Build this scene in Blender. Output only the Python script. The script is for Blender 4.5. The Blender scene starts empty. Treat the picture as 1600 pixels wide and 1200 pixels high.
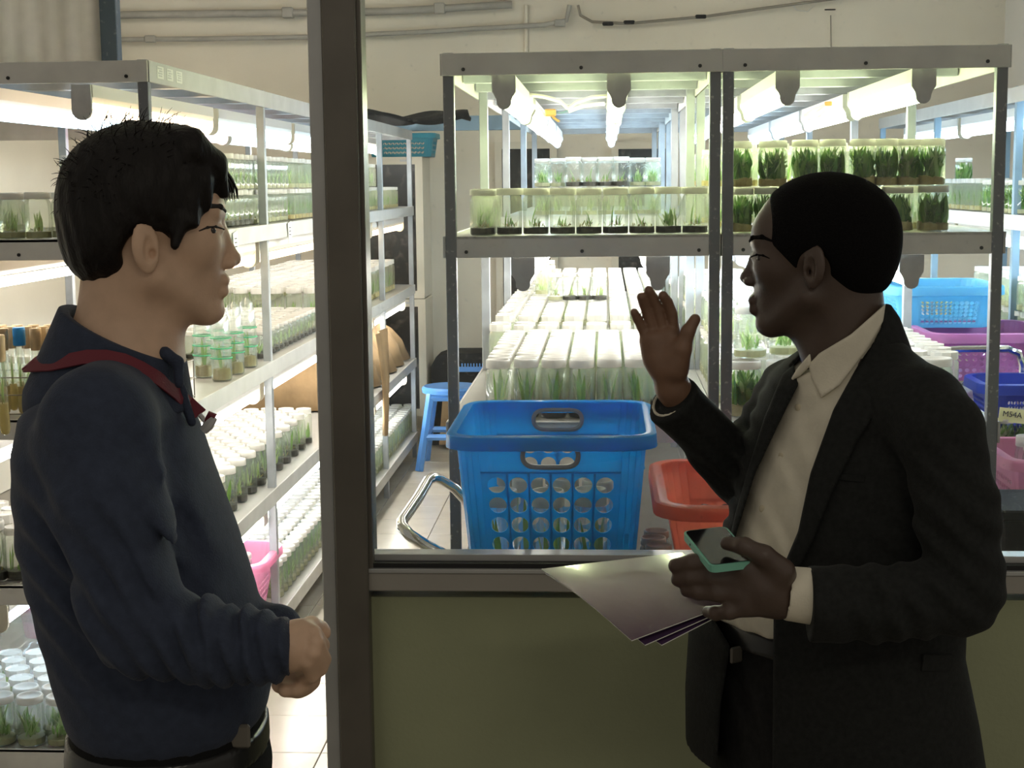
import bpy, math, random
import numpy as np
from mathutils import Vector, Matrix

# ------------------------------------------------------------------ camera, world, light, exposure
SC = bpy.context.scene
COL = SC.collection
FPX, CAMH = 2400.0, 1.6
PITCH, YAW, ROLL = math.atan(313.4 / 2400), math.radians(3.51), -0.011
camd = bpy.data.cameras.new('camera'); cam = bpy.data.objects.new('camera', camd); COL.objects.link(cam)
CM = Matrix.Rotation(YAW, 3, 'Z') @ Matrix.Rotation(math.pi / 2 - PITCH, 3, 'X') @ Matrix.Rotation(ROLL, 3, 'Z')
cam.matrix_world = Matrix.Translation((0, 0, CAMH)) @ CM.to_4x4()
camd.sensor_width = 36; camd.lens = FPX / 1600 * 36; camd.clip_start = 0.05; camd.clip_end = 60
SC.camera = cam
W = bpy.data.worlds.new('world'); SC.world = W; W.use_nodes = True
W.node_tree.nodes['Background'].inputs[0].default_value = (1.0, 0.93, 0.80, 1)
W.node_tree.nodes['Background'].inputs[1].default_value = 0.062
SC.view_settings.view_transform = 'Standard'; SC.view_settings.look = 'None'
SC.view_settings.gamma = 1.0; SC.view_settings.use_curve_mapping = False
SC.view_settings.exposure = 2.0
SC.cycles.transparent_max_bounces = 28
SC.cycles.use_adaptive_sampling = True; SC.cycles.adaptive_threshold = 0.05
SC.cycles.max_bounces = 6; SC.cycles.diffuse_bounces = 2; SC.cycles.glossy_bounces = 3; SC.cycles.transmission_bounces = 4
SC.cycles.caustics_reflective = False; SC.cycles.caustics_refractive = False
SC.cycles.sample_clamp_indirect = 4.0
# fill light added behind the camera to lift the dark front room
ld = bpy.data.lights.new('front_room_fill', 'AREA'); ld.shape = 'RECTANGLE'; ld.size = 1.2; ld.size_y = 0.3
ld.energy = 2.5; ld.color = (1.0, 0.9, 0.74)
lo = bpy.data.objects.new('front_room_fill', ld); COL.objects.link(lo); lo.location = (0.6, -0.6, 2.75)

TUBE = 8.5      # radiance of the fluorescent tubes
RNG = random.Random(7)
NP = np.random.RandomState(3)
CMn = np.array(CM); C0 = np.array([0, 0, CAMH])

def at(px, py, Y):                       # point seen at photo pixel (px, py) in the plane y = Y
    d = CMn @ np.array([(px - 800) / FPX, (600 - py) / FPX, -1.0]); return C0 + d * (Y / d[1])
def atz(px, py, z):
    d = CMn @ np.array([(px - 800) / FPX, (600 - py) / FPX, -1.0]); return C0 + d * ((z - CAMH) / d[2])
def projn(P):                            # (N,3) -> pixel coordinates
    q = (P - C0) @ CMn; return 800 + FPX * q[:, 0] / -q[:, 2], 600 - FPX * q[:, 1] / -q[:, 2]

# ------------------------------------------------------------------ object helpers
def link(o, parent=None):
    COL.objects.link(o)
    if parent is not None:
        o.parent = parent
    return o
def empty(name, loc=(0, 0, 0), rz=0.0):
    o = bpy.data.objects.new(name, None); COL.objects.link(o)
    o.location = loc; o.rotation_euler = (0, 0, rz); o.empty_display_size = 0.05
    return o
def tag(o, label=None, cat=None, group=None, kind=None):
    if label: o['label'] = label
    if cat: o['category'] = cat
    if group: o['group'] = group
    if kind: o['kind'] = kind
    return o

class MB:
    """collects vertices and faces for one mesh"""
    def __init__(s): s.v = []; s.f = []; s.mi = []; s.cur = 0
    def add(s, vs, fs):
        b = len(s.v); s.v.extend([tuple(map(float, p)) for p in vs])
        for f in fs: s.f.append([b + i for i in f]); s.mi.append(s.cur)
    def box(s, c, h, rz=0.0, M=None, bev=0.0):
        cx, cy, cz = c; hx, hy, hz = h
        if bev <= 0:
            vs = [(x, y, z) for x in (-hx, hx) for y in (-hy, hy) for z in (-hz, hz)]
            fs = [(0, 1, 3, 2), (4, 6, 7, 5), (0, 4, 5, 1), (2, 3, 7, 6), (0, 2, 6, 4), (1, 5, 7, 3)]
        else:
            b = min(bev, hx * .9, hy * .9, hz * .9); vs = []; ix = {}
            for sx in (-1, 1):
                for sy in (-1, 1):
                    for sz in (-1, 1):
                        for a in range(3):
                            p = [sx * (hx - b), sy * (hy - b), sz * (hz - b)]; p[a] = (sx * hx, sy * hy, sz * hz)[a]
                            ix[(sx, sy, sz, a)] = len(vs); vs.append(p)
            fs = []
            for a in range(3):
                o1, o2 = (a + 1) % 3, (a + 2) % 3
                for sg in (-1, 1):
                    q = []
                    for (u, w) in ((-1, -1), (1, -1), (1, 1), (-1, 1)):
                        k = [0, 0, 0]; k[a] = sg; k[o1] = u; k[o2] = w; q.append(ix[(*k, a)])
                    fs.append(q if sg > 0 else q[::-1])
                for u in (-1, 1):
                    for w in (-1, 1):
                        q = []
                        for (e, ax) in ((-1, o1), (1, o1), (1, o2), (-1, o2)):
                            k = [0, 0, 0]; k[a] = e; k[o1] = u; k[o2] = w; q.append(ix[(*k, ax)])
                        fs.append(q if u * w < 0 else q[::-1])
            for sx in (-1, 1):
                for sy in (-1, 1):
                    for sz in (-1, 1):
                        q = [ix[(sx, sy, sz, a)] for a in range(3)]; fs.append(q if sx * sy * sz > 0 else q[::-1])
        c_, s_ = math.cos(rz), math.sin(rz); out = []
        for (x, y, z) in vs:
            x, y = x * c_ - y * s_, x * s_ + y * c_
            p = Vector((x, y, z))
            if M is not None: p = M @ p
            out.append((cx + p[0], cy + p[1], cz + p[2]))
        s.add(out, fs); return s
    def lathe(s, prof, n=16, c=(0, 0, 0), cap=(True, True), M=None):
        vs = []; fs = []
        for (r, z) in prof:
            for i in range(n):
                a = 2 * math.pi * i / n; p = Vector((r * math.cos(a), r * math.sin(a), z))
                if M is not None: p = M @ p
                vs.append((c[0] + p[0], c[1] + p[1], c[2] + p[2]))
        for k in range(len(prof) - 1):
            for i in range(n):
                j = (i + 1) % n; fs.append((k * n + i, k * n + j, (k + 1) * n + j, (k + 1) * n + i))
        if cap[0]: fs.append(list(range(n))[::-1])
        if cap[1]: fs.append([(len(prof) - 1) * n + i for i in range(n)])
        s.add(vs, fs); return s
    def tube(s, pts, r, n=8, closed=False, flat=None):
        pts = [Vector(p) for p in pts]; m = len(pts)
        rs = r if isinstance(r, (list, tuple)) else [r] * m
        vs = []; fs = []; up = None
        for i in range(m):
            if closed: t = pts[(i + 1) % m] - pts[i - 1]
            else: t = pts[min(i + 1, m - 1)] - pts[max(i - 1, 0)]
            t.normalize()
            if up is None: up = Vector((0, 0, 1)) if abs(t.z) < .9 else Vector((1, 0, 0))
            up = (up - t * up.dot(t)); up.normalize(); sd = t.cross(up)
            for k in range(n):
                a = 2 * math.pi * k / n
                q = pts[i] + sd * (math.cos(a) * rs[i]) + up * (math.sin(a) * rs[i] * (flat or 1))
                vs.append(q)
        L = m if closed else m - 1
        for i in range(L):
            for k in range(n):
                k2 = (k + 1) % n; j = (i + 1) % m
                fs.append((i * n + k, i * n + k2, j * n + k2, j * n + k))
        if not closed:
            fs.append(list(range(n))[::-1]); fs.append([(m - 1) * n + k for k in range(n)])
        s.add(vs, fs); return s
    def prism(s, poly, o, u, v, w):      # polygon in (u, v) from origin o, extruded along w
        o, u, v, w = Vector(o), Vector(u), Vector(v), Vector(w); n = len(poly)
        vs = [o + u * a + v * b for a, b in poly] + [o + u * a + v * b + w for a, b in poly]
        fs = [list(range(n))[::-1], list(range(n, 2 * n))] + [(i, (i + 1) % n, n + (i + 1) % n, n + i) for i in range(n)]
        s.add(vs, fs); return s
    def mesh(s, name, mats, smooth=False):
        me = bpy.data.meshes.new(name); me.from_pydata(s.v, [], s.f)
        for m in (mats if isinstance(mats, (list, tuple)) else [mats]): me.materials.append(m)
        if any(s.mi): me.polygons.foreach_set('material_index', s.mi)
        if smooth: me.polygons.foreach_set('use_smooth', [True] * len(s.f))
        me.update(); return me
    def build(s, name, mats, parent=None, smooth=False, loc=None):
        o = bpy.data.objects.new(name, s.mesh(name, mats, smooth)); link(o, parent)
        if loc is not None: o.location = loc
        if smooth: auto_smooth(o)
        return o
def auto_smooth(o, ang=40):
    me = o.data
    try: me.set_sharp_from_angle(angle=math.radians(ang))
    except Exception: pass
def inst(name, me, parent=None, loc=(0, 0, 0), rz=0.0, sc=None):
    o = bpy.data.objects.new(name, me); link(o, parent); o.location = loc; o.rotation_euler = (0, 0, rz)
    if sc is not None: o.scale = (sc, sc, sc) if not isinstance(sc, (tuple, list)) else sc
    return o

# ------------------------------------------------------------------ materials
def mat(name, col, rough=0.5, metal=0.0, var=0.0, scale=20.0, bump=0.0, bscale=60.0, spec=0.5, col2=None, thresh=None,
        stretch=None, transl=0.0, coat=0.0, sheen=0.0, subsurf=0.0):
    m = bpy.data.materials.new(name); m.use_nodes = True; nt = m.node_tree; N = nt.nodes; L = nt.links
    b = N['Principled BSDF']; c = (*col, 1)
    b.inputs['Base Color'].default_value = c; b.inputs['Roughness'].default_value = rough; b.inputs['Metallic'].default_value = metal
    b.inputs['Specular IOR Level'].default_value = spec
    if coat: b.inputs['Coat Weight'].default_value = coat
    if sheen: b.inputs['Sheen Weight'].default_value = sheen; b.inputs['Sheen Roughness'].default_value = .4
    if subsurf:
        b.inputs['Subsurface Weight'].default_value = subsurf; b.inputs['Subsurface Radius'].default_value = (.012, .004, .002)
        b.inputs['Subsurface Scale'].default_value = 1.0
    tc = N.new('ShaderNodeTexCoord'); src = tc.outputs['Object']
    if stretch:
        mp = N.new('ShaderNodeMapping'); mp.inputs['Scale'].default_value = stretch; L.new(src, mp.inputs[0]); src = mp.outputs[0]
    if var or col2:
        nz = N.new('ShaderNodeTexNoise'); nz.inputs['Scale'].default_value = scale; nz.inputs['Detail'].default_value = 4; L.new(src, nz.inputs['Vector'])
        rp = N.new('ShaderNodeValToRGB'); L.new(nz.outputs[0], rp.inputs[0])
        lo_, hi_ = thresh or (.3, .7)
        rp.color_ramp.elements[0].position = lo_; rp.color_ramp.elements[1].position = hi_
        if col2: rp.color_ramp.elements[0].color = c; rp.color_ramp.elements[1].color = (*col2, 1)
        else:
            rp.color_ramp.elements[0].color = (*[x * (1 - var) for x in col], 1); rp.color_ramp.elements[1].color = (*[min(1, x * (1 + var)) for x in col], 1)
        L.new(rp.outputs[0], b.inputs['Base Color'])
    if bump:
        n2 = N.new('ShaderNodeTexNoise'); n2.inputs['Scale'].default_value = bscale; n2.inputs['Detail'].default_value = 3; L.new(src, n2.inputs['Vector'])
        bp = N.new('ShaderNodeBump'); bp.inputs['Strength'].default_value = bump; bp.inputs['Distance'].default_value = .004
        L.new(n2.outputs[0], bp.inputs['Height']); L.new(bp.outputs[0], b.inputs['Normal'])
    if transl:
        t = N.new('ShaderNodeBsdfTranslucent'); t.inputs[0].default_value = (*[min(1, x * 1.15) for x in col], 1)
        mx = N.new('ShaderNodeMixShader'); mx.inputs[0].default_value = transl
        L.new(b.outputs[0], mx.inputs[1]); L.new(t.outputs[0], mx.inputs[2]); L.new(mx.outputs[0], N['Material Output'].inputs[0])
    return m
def emit(name, col, s):
    m = bpy.data.materials.new(name); m.use_nodes = True; N = m.node_tree.nodes
    b = N['Principled BSDF']; b.inputs['Base Color'].default_value = (.9, .9, .9, 1)
    b.inputs['Emission Color'].default_value = (*col, 1); b.inputs['Emission Strength'].default_value = s
    return m
def glassy(name, tint, milk, milkcol, gloss=0.08, rough=0.05, dirt=0.0):
    """thin clear wall: mostly see-through, a little milky, with a fresnel sheen"""
    m = bpy.data.materials.new(name); m.use_nodes = True; nt = m.node_tree; N = nt.nodes; L = nt.links
    N.remove(N['Principled BSDF'])
    tr = N.new('ShaderNodeBsdfTransparent'); tr.inputs[0].default_value = (*tint, 1)
    df = N.new('ShaderNodeBsdfTranslucent'); df.inputs[0].default_value = (*milkcol, 1)
    gl = N.new('ShaderNodeBsdfGlossy'); gl.inputs['Roughness'].default_value = rough
    m1 = N.new('ShaderNodeMixShader'); m1.inputs[0].default_value = milk; L.new(tr.outputs[0], m1.inputs[1]); L.new(df.outputs[0], m1.inputs[2])
    lw = N.new('ShaderNodeLayerWeight'); lw.inputs[0].default_value = .25
    mu = N.new('ShaderNodeMath'); mu.operation = 'MULTIPLY_ADD'; mu.inputs[1].default_value = .45; mu.inputs[2].default_value = gloss * .4
    L.new(lw.outputs['Fresnel'], mu.inputs[0])
    m2 = N.new('ShaderNodeMixShader'); L.new(mu.outputs[0], m2.inputs[0]); L.new(m1.outputs[0], m2.inputs[1]); L.new(gl.outputs[0], m2.inputs[2])
    if dirt:
        tc = N.new('ShaderNodeTexCoord'); nz = N.new('ShaderNodeTexNoise'); nz.inputs['Scale'].default_value = 90; L.new(tc.outputs['Object'], nz.inputs['Vector'])
        rp = N.new('ShaderNodeValToRGB'); rp.color_ramp.elements[0].position = .66; rp.color_ramp.elements[1].position = .82
        rp.color_ramp.elements[0].color = (milk, milk, milk, 1); rp.color_ramp.elements[1].color = (dirt, dirt, dirt, 1)
        L.new(nz.outputs[0], rp.inputs[0]); L.new(rp.outputs[0], m1.inputs[0])
    L.new(m2.outputs[0], N['Material Output'].inputs[0])
    return m

M = {}
M['green_wall'] = mat('green_paint', (.38, .405, .245), .75, var=.08, scale=3, bump=.15, bscale=120)
M['frame'] = mat('brown_aluminium', (.16, .145, .12), .40, .2, var=.12, scale=8)
M['frame_light'] = mat('pale_aluminium', (.52, .52, .50), .35, .3, var=.08, scale=8)
M['frame_mid'] = mat('grey_brown_aluminium', (.40, .375, .33), .4, .1, var=.06, scale=8)
M['gasket'] = mat('black_rubber', (.012, .012, .012), .6)
M['pane'] = glassy('window_glass', (.975, .985, .98), .008, (.8, .8, .75), .03, .02, dirt=.10)
M['beige'] = mat('beige_plaster', (.82, .75, .61), .85, var=.06, scale=1.6, bump=.08, bscale=40)
M['pale'] = mat('pale_plaster', (.78, .76, .70), .85, var=.06, scale=1.5)
M['ceil'] = mat('ceiling_paint', (.78, .74, .64), .9)
M['tile'] = mat('cream_floor_tile', (.66, .60, .50), .22, var=.07, scale=6, spec=.5)
M['grout'] = mat('grout', (.40, .36, .30), .9)
M['front_floor'] = mat('front_floor', (.30, .27, .22), .5, var=.08, scale=5)
M['steel'] = mat('galvanised_steel', (.38, .40, .42), .42, .15, var=.16, scale=14, bump=.05, bscale=80)
M['steel_dark'] = mat('spotted_steel_post', (.20, .21, .23), .45, 0, col2=(.6, .6, .56), scale=95, thresh=(.62, .78))
M['steel_beam'] = mat('grey_painted_beam', (.80, .78, .73), .5, 0, var=.08, scale=12)
M['blue_lit_steel'] = mat('blue_lit_grey_steel', (.22, .32, .40), .5, .35, var=.12, scale=10)  # grey steel with the blue light falling on it put into its colour
M['dark_column'] = mat('dark_blue_column_paint', (.055, .075, .09), .5, col2=(.20, .22, .22), scale=40, thresh=(.6, .8))
M['side_beam'] = mat('side_beam_steel', (.52, .51, .48), .45, 0, var=.08, scale=10)
M['shelf'] = mat('grey_shelf_board', (.42, .41, .38), .32, .1, var=.08, scale=7)
M['housing'] = mat('white_lamp_housing', (.72, .69, .64), .4)
M['cap'] = mat('grey_lamp_end', (.58, .57, .56), .5, var=.1, scale=30)
M['ivory'] = mat('ivory_lamp_end', (.72, .66, .52), .5)
M['tube_green'] = emit('tube_light_greenish', (.88, 1.0, .55), TUBE)
M['tube_white'] = emit('tube_light_white', (1.0, .97, .90), TUBE * .8)
M['tube_warm'] = emit('tube_light_warm', (1.0, .74, .46), TUBE * .30)
M['tube_blue'] = emit('tube_light_blue', (.58, .80, 1.0), TUBE * .8)
M['tube_pink'] = emit('tube_light_pink', (1.0, .66, .74), TUBE * .25)
M['tube_blue_dim'] = emit('tube_light_soft_blue', (.62, .84, 1.0), TUBE * .28)
M['tube_fill'] = emit('tube_light_fill', (1.0, .93, .82), TUBE * .5)
M['glass'] = glassy('jar_glass', (.965, .985, .97), .09, (.94, .98, .90), .10, .04)
M['glass_misty'] = glassy('misty_jar_glass', (.955, .975, .935), .20, (.95, .98, .86), .10, .06)
M['lid'] = mat('white_plastic_lid', (.74, .72, .67), .45, transl=.40)
M['agar_black'] = mat('black_medium', (.018, .016, .014), .5, col2=(.06, .05, .035), scale=120)
M['agar_clear'] = mat('pale_gel', (.70, .68, .48), .3, transl=.5)
M['agar_brown'] = mat('brown_roots', (.58, .45, .20), .8, col2=(.74, .64, .36), scale=110, transl=.3)
M['leaf'] = mat('green_leaf', (.20, .40, .07), .5, col2=(.40, .62, .16), scale=40, transl=.45)
M['leaf_dark'] = mat('dark_green_leaf', (.07, .22, .03), .5, col2=(.20, .42, .08), scale=40, transl=.4)
M['leaf_pale'] = mat('pale_green_leaf', (.46, .62, .24), .5, col2=(.68, .76, .42), scale=40, transl=.5)
M['moss'] = mat('brown_moss', (.32, .24, .08), .9, col2=(.52, .46, .16), scale=90)
M['blue'] = mat('blue_plastic', (.015, .50, .86), .28, transl=.68)
M['sky'] = mat('light_blue_plastic', (.20, .62, .85), .32, transl=.55)
M['navy'] = mat('royal_blue_plastic', (.02, .06, .50), .32, transl=.35)
M['red'] = mat('coral_red_plastic', (1.0, .42, .33), .30, transl=.68)
M['pink'] = mat('pink_plastic', (.92, .52, .68), .32, transl=.6)
M['mauve'] = mat('mauve_plastic', (.62, .25, .55), .32, transl=.45)
M['stool'] = mat('blue_stool_plastic', (.11, .33, .80), .3, transl=.1)
M['teal'] = mat('teal_plastic', (.06, .38, .50), .35, transl=.3)
M['grey_plastic'] = mat('grey_grip_plastic', (.30, .32, .36), .5)
M['chrome'] = mat('chrome', (.75, .75, .75), .10, 1.0)
M['black'] = mat('black_plastic', (.010, .010, .011), .75, spec=.2, col2=(.10, .10, .09), scale=75, thresh=(.60, .80))
M['darkglass'] = mat('dark_cabinet_glass', (.016, .014, .013), .25, col2=(.10, .085, .07), scale=26, thresh=(.55, .85))
M['cream'] = mat('cream_enamel', (.72, .655, .52), .45, var=.04, scale=4)
M['pipe'] = mat('grey_conduit', (.40, .38, .33), .6, var=.12, scale=9)
M['cloth_brown'] = mat('brown_cloth', (.36, .235, .12), .9, var=.2, scale=9, bump=.3, bscale=45)
M['bag'] = glassy('clear_bag', (.93, .96, .94), .22, (.92, .95, .92), .25, .12)
M['band'] = mat('green_rubber_band', (.05, .42, .20), .5)
M['paper_cap'] = mat('brown_paper_cap', (.62, .45, .26), .8, var=.15, scale=60)
M['blue_tape'] = mat('blue_tape', (.03, .30, .72), .5)
M['wire'] = mat('thin_wire', (.30, .27, .22), .4, .6)
M['white_cable'] = mat('white_cable', (.78, .75, .68), .5)
M['copper'] = mat('brown_junction', (.45, .22, .07), .6)
M['note'] = mat('yellow_note', (.85, .86, .45), .8)
M['white_paper'] = mat('white_paper', (.82, .81, .76), .8)
M['ink'] = mat('ink', (.03, .03, .05), .7)
M['gel_tube'] = mat('amber_gel', (.78, .66, .36), .3, transl=.6)
M['curtain'] = mat('white_panel', (.66, .62, .55), .8, var=.04)

# ------------------------------------------------------------------ the setting
GY = 2.85                                   # plane of the glass partition
BACK, RIGHT, LEFT, CEIL = 9.9, 2.48, -3.2, 3.0
def struct(name, mb, m, parent=None, **k):
    o = mb.build(name, m, parent, **k)
    if parent is None: o['kind'] = 'structure'
    return o
fl = struct('floor', MB().box(((LEFT + RIGHT) / 2, 3.9, -.05), ((RIGHT - LEFT) / 2 + .2, 6.1, .045)), M['grout'])
tm = {}
for nx, X0 in ((5, -1.42), (2, .92)):
    for i in range(nx):
        for j in range(23):
            x, y = X0 + .305 * (i + .5), 2.93 + .305 * (j + .5)
            if 'm' not in tm: tm['m'] = MB().box((0, 0, 0), (.1512, .1512, .004), bev=.0015).mesh('tile', M['tile'])
            inst('tile', tm['m'], fl, (x, y, -.002 + RNG.uniform(-.0003, .0003)))
struct('front_floor', MB().box((-.3, .35, -.003), (3.0, 2.45, .004)), M['front_floor'], fl)
struct('wall_back', MB().box(((LEFT + RIGHT) / 2, BACK + .05, 1.5), ((RIGHT - LEFT) / 2 + .1, .05, 1.5)), M['beige'])
struct('wall_right', MB().box((RIGHT + .05, 6.4, 1.5), (.05, 3.5, 1.5)), M['pale'])
struct('wall_left', MB().box((LEFT - .05, 6.4, 1.5), (.05, 3.5, 1.5)), M['beige'])
struct('ceiling', MB().box(((LEFT + RIGHT) / 2, 6.4, CEIL + .05), ((RIGHT - LEFT) / 2 + .1, 3.6, .05)), M['ceil'])
# green parapet under the window, its frame and pane
xl, xr = at(573, 880, GY)[0], 2.6
struct('wall_front', MB().box(((xl - .03 + xr) / 2, GY + .02, .412), ((xr - xl + .03) / 2, .05, .412)), M['green_wall'])
w1 = empty('window_1', (0.6, GY, .83)); w1['kind'] = 'structure'
def part(name, mb, m, parent, **k):
    o = mb.build(name, m, parent, **k)
    if parent is not None and parent.type == 'EMPTY':
        o.location = Vector(o.location) - parent.location
        if parent.rotation_euler.z: o.matrix_parent_inverse = Matrix.Rotation(-parent.rotation_euler.z, 4, 'Z'); o.location = (0, 0, 0); o.matrix_parent_inverse = parent_inv(parent)
    return o
def parent_inv(p):
    return (Matrix.Translation(p.location) @ Matrix.Rotation(p.rotation_euler.z, 4, 'Z')).inverted()
zs = at(1000, 925, GY - .05)[2]
part('bottom_rail', MB().box(((xl + xr) / 2, GY, zs + .017), ((xr - xl) / 2, .052, .0175), bev=.002), M['frame_mid'], w1)
part('rail_lip', MB().box(((xl + xr) / 2, GY - .004, zs + .0385), ((xr - xl) / 2, .05, .004), bev=.001), M['frame_light'], w1)
part('gasket', MB().box(((xl + xr) / 2, GY - .004, zs + .047), ((xr - xl) / 2, .040, .0045)), M['gasket'], w1)
part('sash_rail', MB().box(((xl + xr) / 2, GY, zs + .057), ((xr - xl) / 2, .022, .0065), bev=.001), M['frame_light'], w1)
part('sash_stile', MB().box((xl + .004, GY, 1.75), (.008, .03, .88), bev=.001), M['frame_light'], w1)
part('stile_gasket', MB().box((xl - .0045, GY - .006, 1.75), (.0022, .036, .88)), M['gasket'], w1)
part('pane', MB().box(((xl + xr) / 2, GY + .004, 1.75), ((xr - xl) / 2, .0025, .87)), M['pane'], w1)
# mullion between doorway and window
xp0 = at(514, 500, GY - .06)[0]; xp1 = at(566, 500, GY - .06)[0]
t1 = empty('trim_1', ((xp0 + xp1) / 2, GY, 0)); t1['kind'] = 'structure'
part('mullion', MB().box(((xp0 + xp1) / 2, GY, 1.45), ((xp1 - xp0) / 2, .062, 1.45), bev=.003), M['frame'], t1)
part('door_stop', MB().box((xp0 - .014, GY - .01, 1.45), (.0135, .04, 1.45), bev=.002), M['frame_light'], t1)
part('glazing_bead', MB().box((xp1 + .003, GY - .035, 1.75), (.0045, .012, .88), bev=.002), M['frame'], t1)

# pipes and trunking on the back wall, corner column, fluted panel
def conduit(name, pix, r, label, m='pipe', cat='pipe', Y=BACK - .05, couplings=()):
    o = empty(name, tuple(at(*pix[0], Y)))
    pts = [at(x, y, Y) for x, y in pix]
    part('run', MB().tube(pts, r, 10), M[m], o, smooth=True)
    for (x, y) in couplings:
        c = at(x, y, Y); part('coupling', MB().box(c, (.035, r * 1.35, r * 1.35), bev=.006), M['black' if m == 'wire' else 'pipe'], o)
    return tag(o, label, cat)
conduit('conduit', [(150, 24), (300, 22), (480, 20), (600, 18), (700, 13), (800, 7)], .024, 'thick grey conduit running highest along the back wall', couplings=[(450, 20), (687, 13)])
conduit('conduit', [(150, 62), (300, 61), (480, 58), (640, 51), (760, 44), (850, 39), (885, 32), (890, 8)], .016, 'grey conduit below the thick one, bending up to the ceiling', couplings=[(235, 61), (875, 36)])
conduit('electric_cable', [(903, 8), (907, 24), (925, 34), (980, 37), (1100, 26), (1200, 12), (1320, -4)], .009, 'dark cable looping along the top of back wall above shelves', 'wire', 'cable', couplings=[(950, 37), (983, 35), (1095, 26)])
conduit('trunking', [(822, 8), (822, 95)], .013, 'vertical cream trunking strip on back wall above the middle rack', 'beige', 'trunking', BACK - .012)
conduit('electric_wire', [(1298, 24), (1299, 100)], .003, 'thin wire hanging from small grey clip on back wall', 'wire', 'wire', BACK - .01, couplings=[(1297, 15)])
conduit('electric_wire', [(1235, 3), (1245, 16), (1262, 18), (1278, 2)], .003, 'thin wire drooping in a loop near the ceiling', 'white_cable', 'wire', BACK - .01)
cx0, cx1 = at(160, 50, 6.3)[0], at(186, 50, 6.3)[0]
struct('trim_2', MB().box(((cx0 + cx1) / 2, 6.3, 1.5), ((cx1 - cx0) / 2, .03, 1.49), bev=.003), M['dark_column'])
mb = MB(); n = 60; x0 = -3.15
pro = [(x0 + (cx0 - x0) * i / n, .005 * math.sin(i * 1.3) + .012 * math.sin(i * .31)) for i in range(n + 1)]
vs = []; fs = []
for z in (1.80, 2.98):
    for (x, d) in pro: vs.append((x, 6.32 + d, z))
for z in (1.80, 2.98):
    for (x, d) in pro: vs.append((x, 6.36 + d, z))
k = n + 1
for i in range(n): fs += [(i, i + 1, k + i + 1, k + i), (2 * k + i + 1, 2 * k + i, 3 * k + i, 3 * k + i + 1), (k + i, k + i + 1, 3 * k + i + 1, 3 * k + i)]
mb.add(vs, fs); tag(mb.build('curtain', M['curtain'], smooth=True), 'pale pleated curtain hanging behind the top of the near-side rack', 'curtain')

# ------------------------------------------------------------------ racks
LV = [1.907, 1.475, 1.022, .592, .155]       # top of the beams, highest first
BH = .026                                    # half height of a beam
def rack(name, label, x0, x1, ys, front_m, post_m, far_m=None, levels=LV, slat_gap=.40):
    r = empty(name, ((x0 + x1) / 2, ys[0], 0)); tag(r, label, 'shelf rack')
    P = .013
    for j, y in enumerate(ys):
        for x in (x0 + P, x1 - P):
            part('post', MB().box((x, y + P, .955 if True else 0), (P, P, .955 - .001 * (j == 0)), bev=.0015), M[post_m if j == 0 else (far_m or 'steel')], r)
    for li, z in enumerate(levels):
        zc = z - BH
        part('end_beam', MB().box(((x0 + x1) / 2, ys[0] - .004 if li == 0 else ys[0] + .006, zc), ((x1 - x0) / 2 + .0024 if li == 0 else (x1 - x0) / 2 - .0262, .004, BH), bev=.001), M[front_m], r)
        part('end_beam', MB().box(((x0 + x1) / 2, ys[-1] + .03, zc), ((x1 - x0) / 2, .004, BH), bev=.001), M['steel'], r)
        for x in (x0 - .003, x1 + .003):
            part('side_beam', MB().box((x, (ys[0] + ys[-1]) / 2 + .013, zc), (.003, (ys[-1] - ys[0]) / 2 + .016, BH), bev=.001), M['side_beam'], r)
        for xx in ([x0 + .05, (x0 + x1) / 2, x1 - .05] if li < 2 else []):
            if xx != (x0 + x1) / 2 or (x1 - x0) > .5:
                part('bolt', MB().lathe([(.0045, 0), (.0045, .003), (.002, .004)], 8, M=Matrix.Rotation(math.pi / 2, 3, 'X'), c=(xx, ys[0] - .008 if li == 0 else ys[0] + .002, zc - .012)), M['gasket'], r)
        if li == 0:
            y = ys[0] + .12
            while y < ys[-1]:
                part('slat', MB().box(((x0 + x1) / 2, y, z - .020), ((x1 - x0) / 2 - .004, .018, .017), bev=.001), M['steel'], r); y += slat_gap
        else:
            part('shelf_board', MB().box(((x0 + x1) / 2, (ys[0] + ys[-1]) / 2 + .01, z - .004), ((x1 - x0) / 2 - .001, (ys[-1] - ys[0]) / 2 + .008, .003)), M['shelf'], r)
    return r
YL = [3.75, 5.03, 6.37, 7.70, 8.88]; YC = [3.70, 4.76, 5.83, 7.10, 8.20]; YR = [4.15, 5.40, 6.70, 8.0]
XL0, XL1 = -1.80, -1.112; XC0, XC1 = -.384, .274; XR0, XR1 = .279, .938; XF0, XF1 = 1.40, 2.05
rack('shelf_rack', 'long grey steel rack beside the doorway, behind the man in navy', XL0, XL1, YL, 'steel_beam', 'steel_dark')
rack('shelf_rack', 'long steel rack behind the blue basket, with double post at its right', XC0, XC1, YC, 'steel_beam', 'steel_dark')
rack('shelf_rack', 'long steel rack behind the head of the man in the suit', XR0, XR1, YC, 'steel_beam', 'steel_dark')
rack('shelf_rack', 'blue-lit steel rack across the far aisle, beyond the pink baskets', XF0, XF1, YR, 'blue_lit_steel', 'blue_lit_steel', 'blue_lit_steel')

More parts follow.
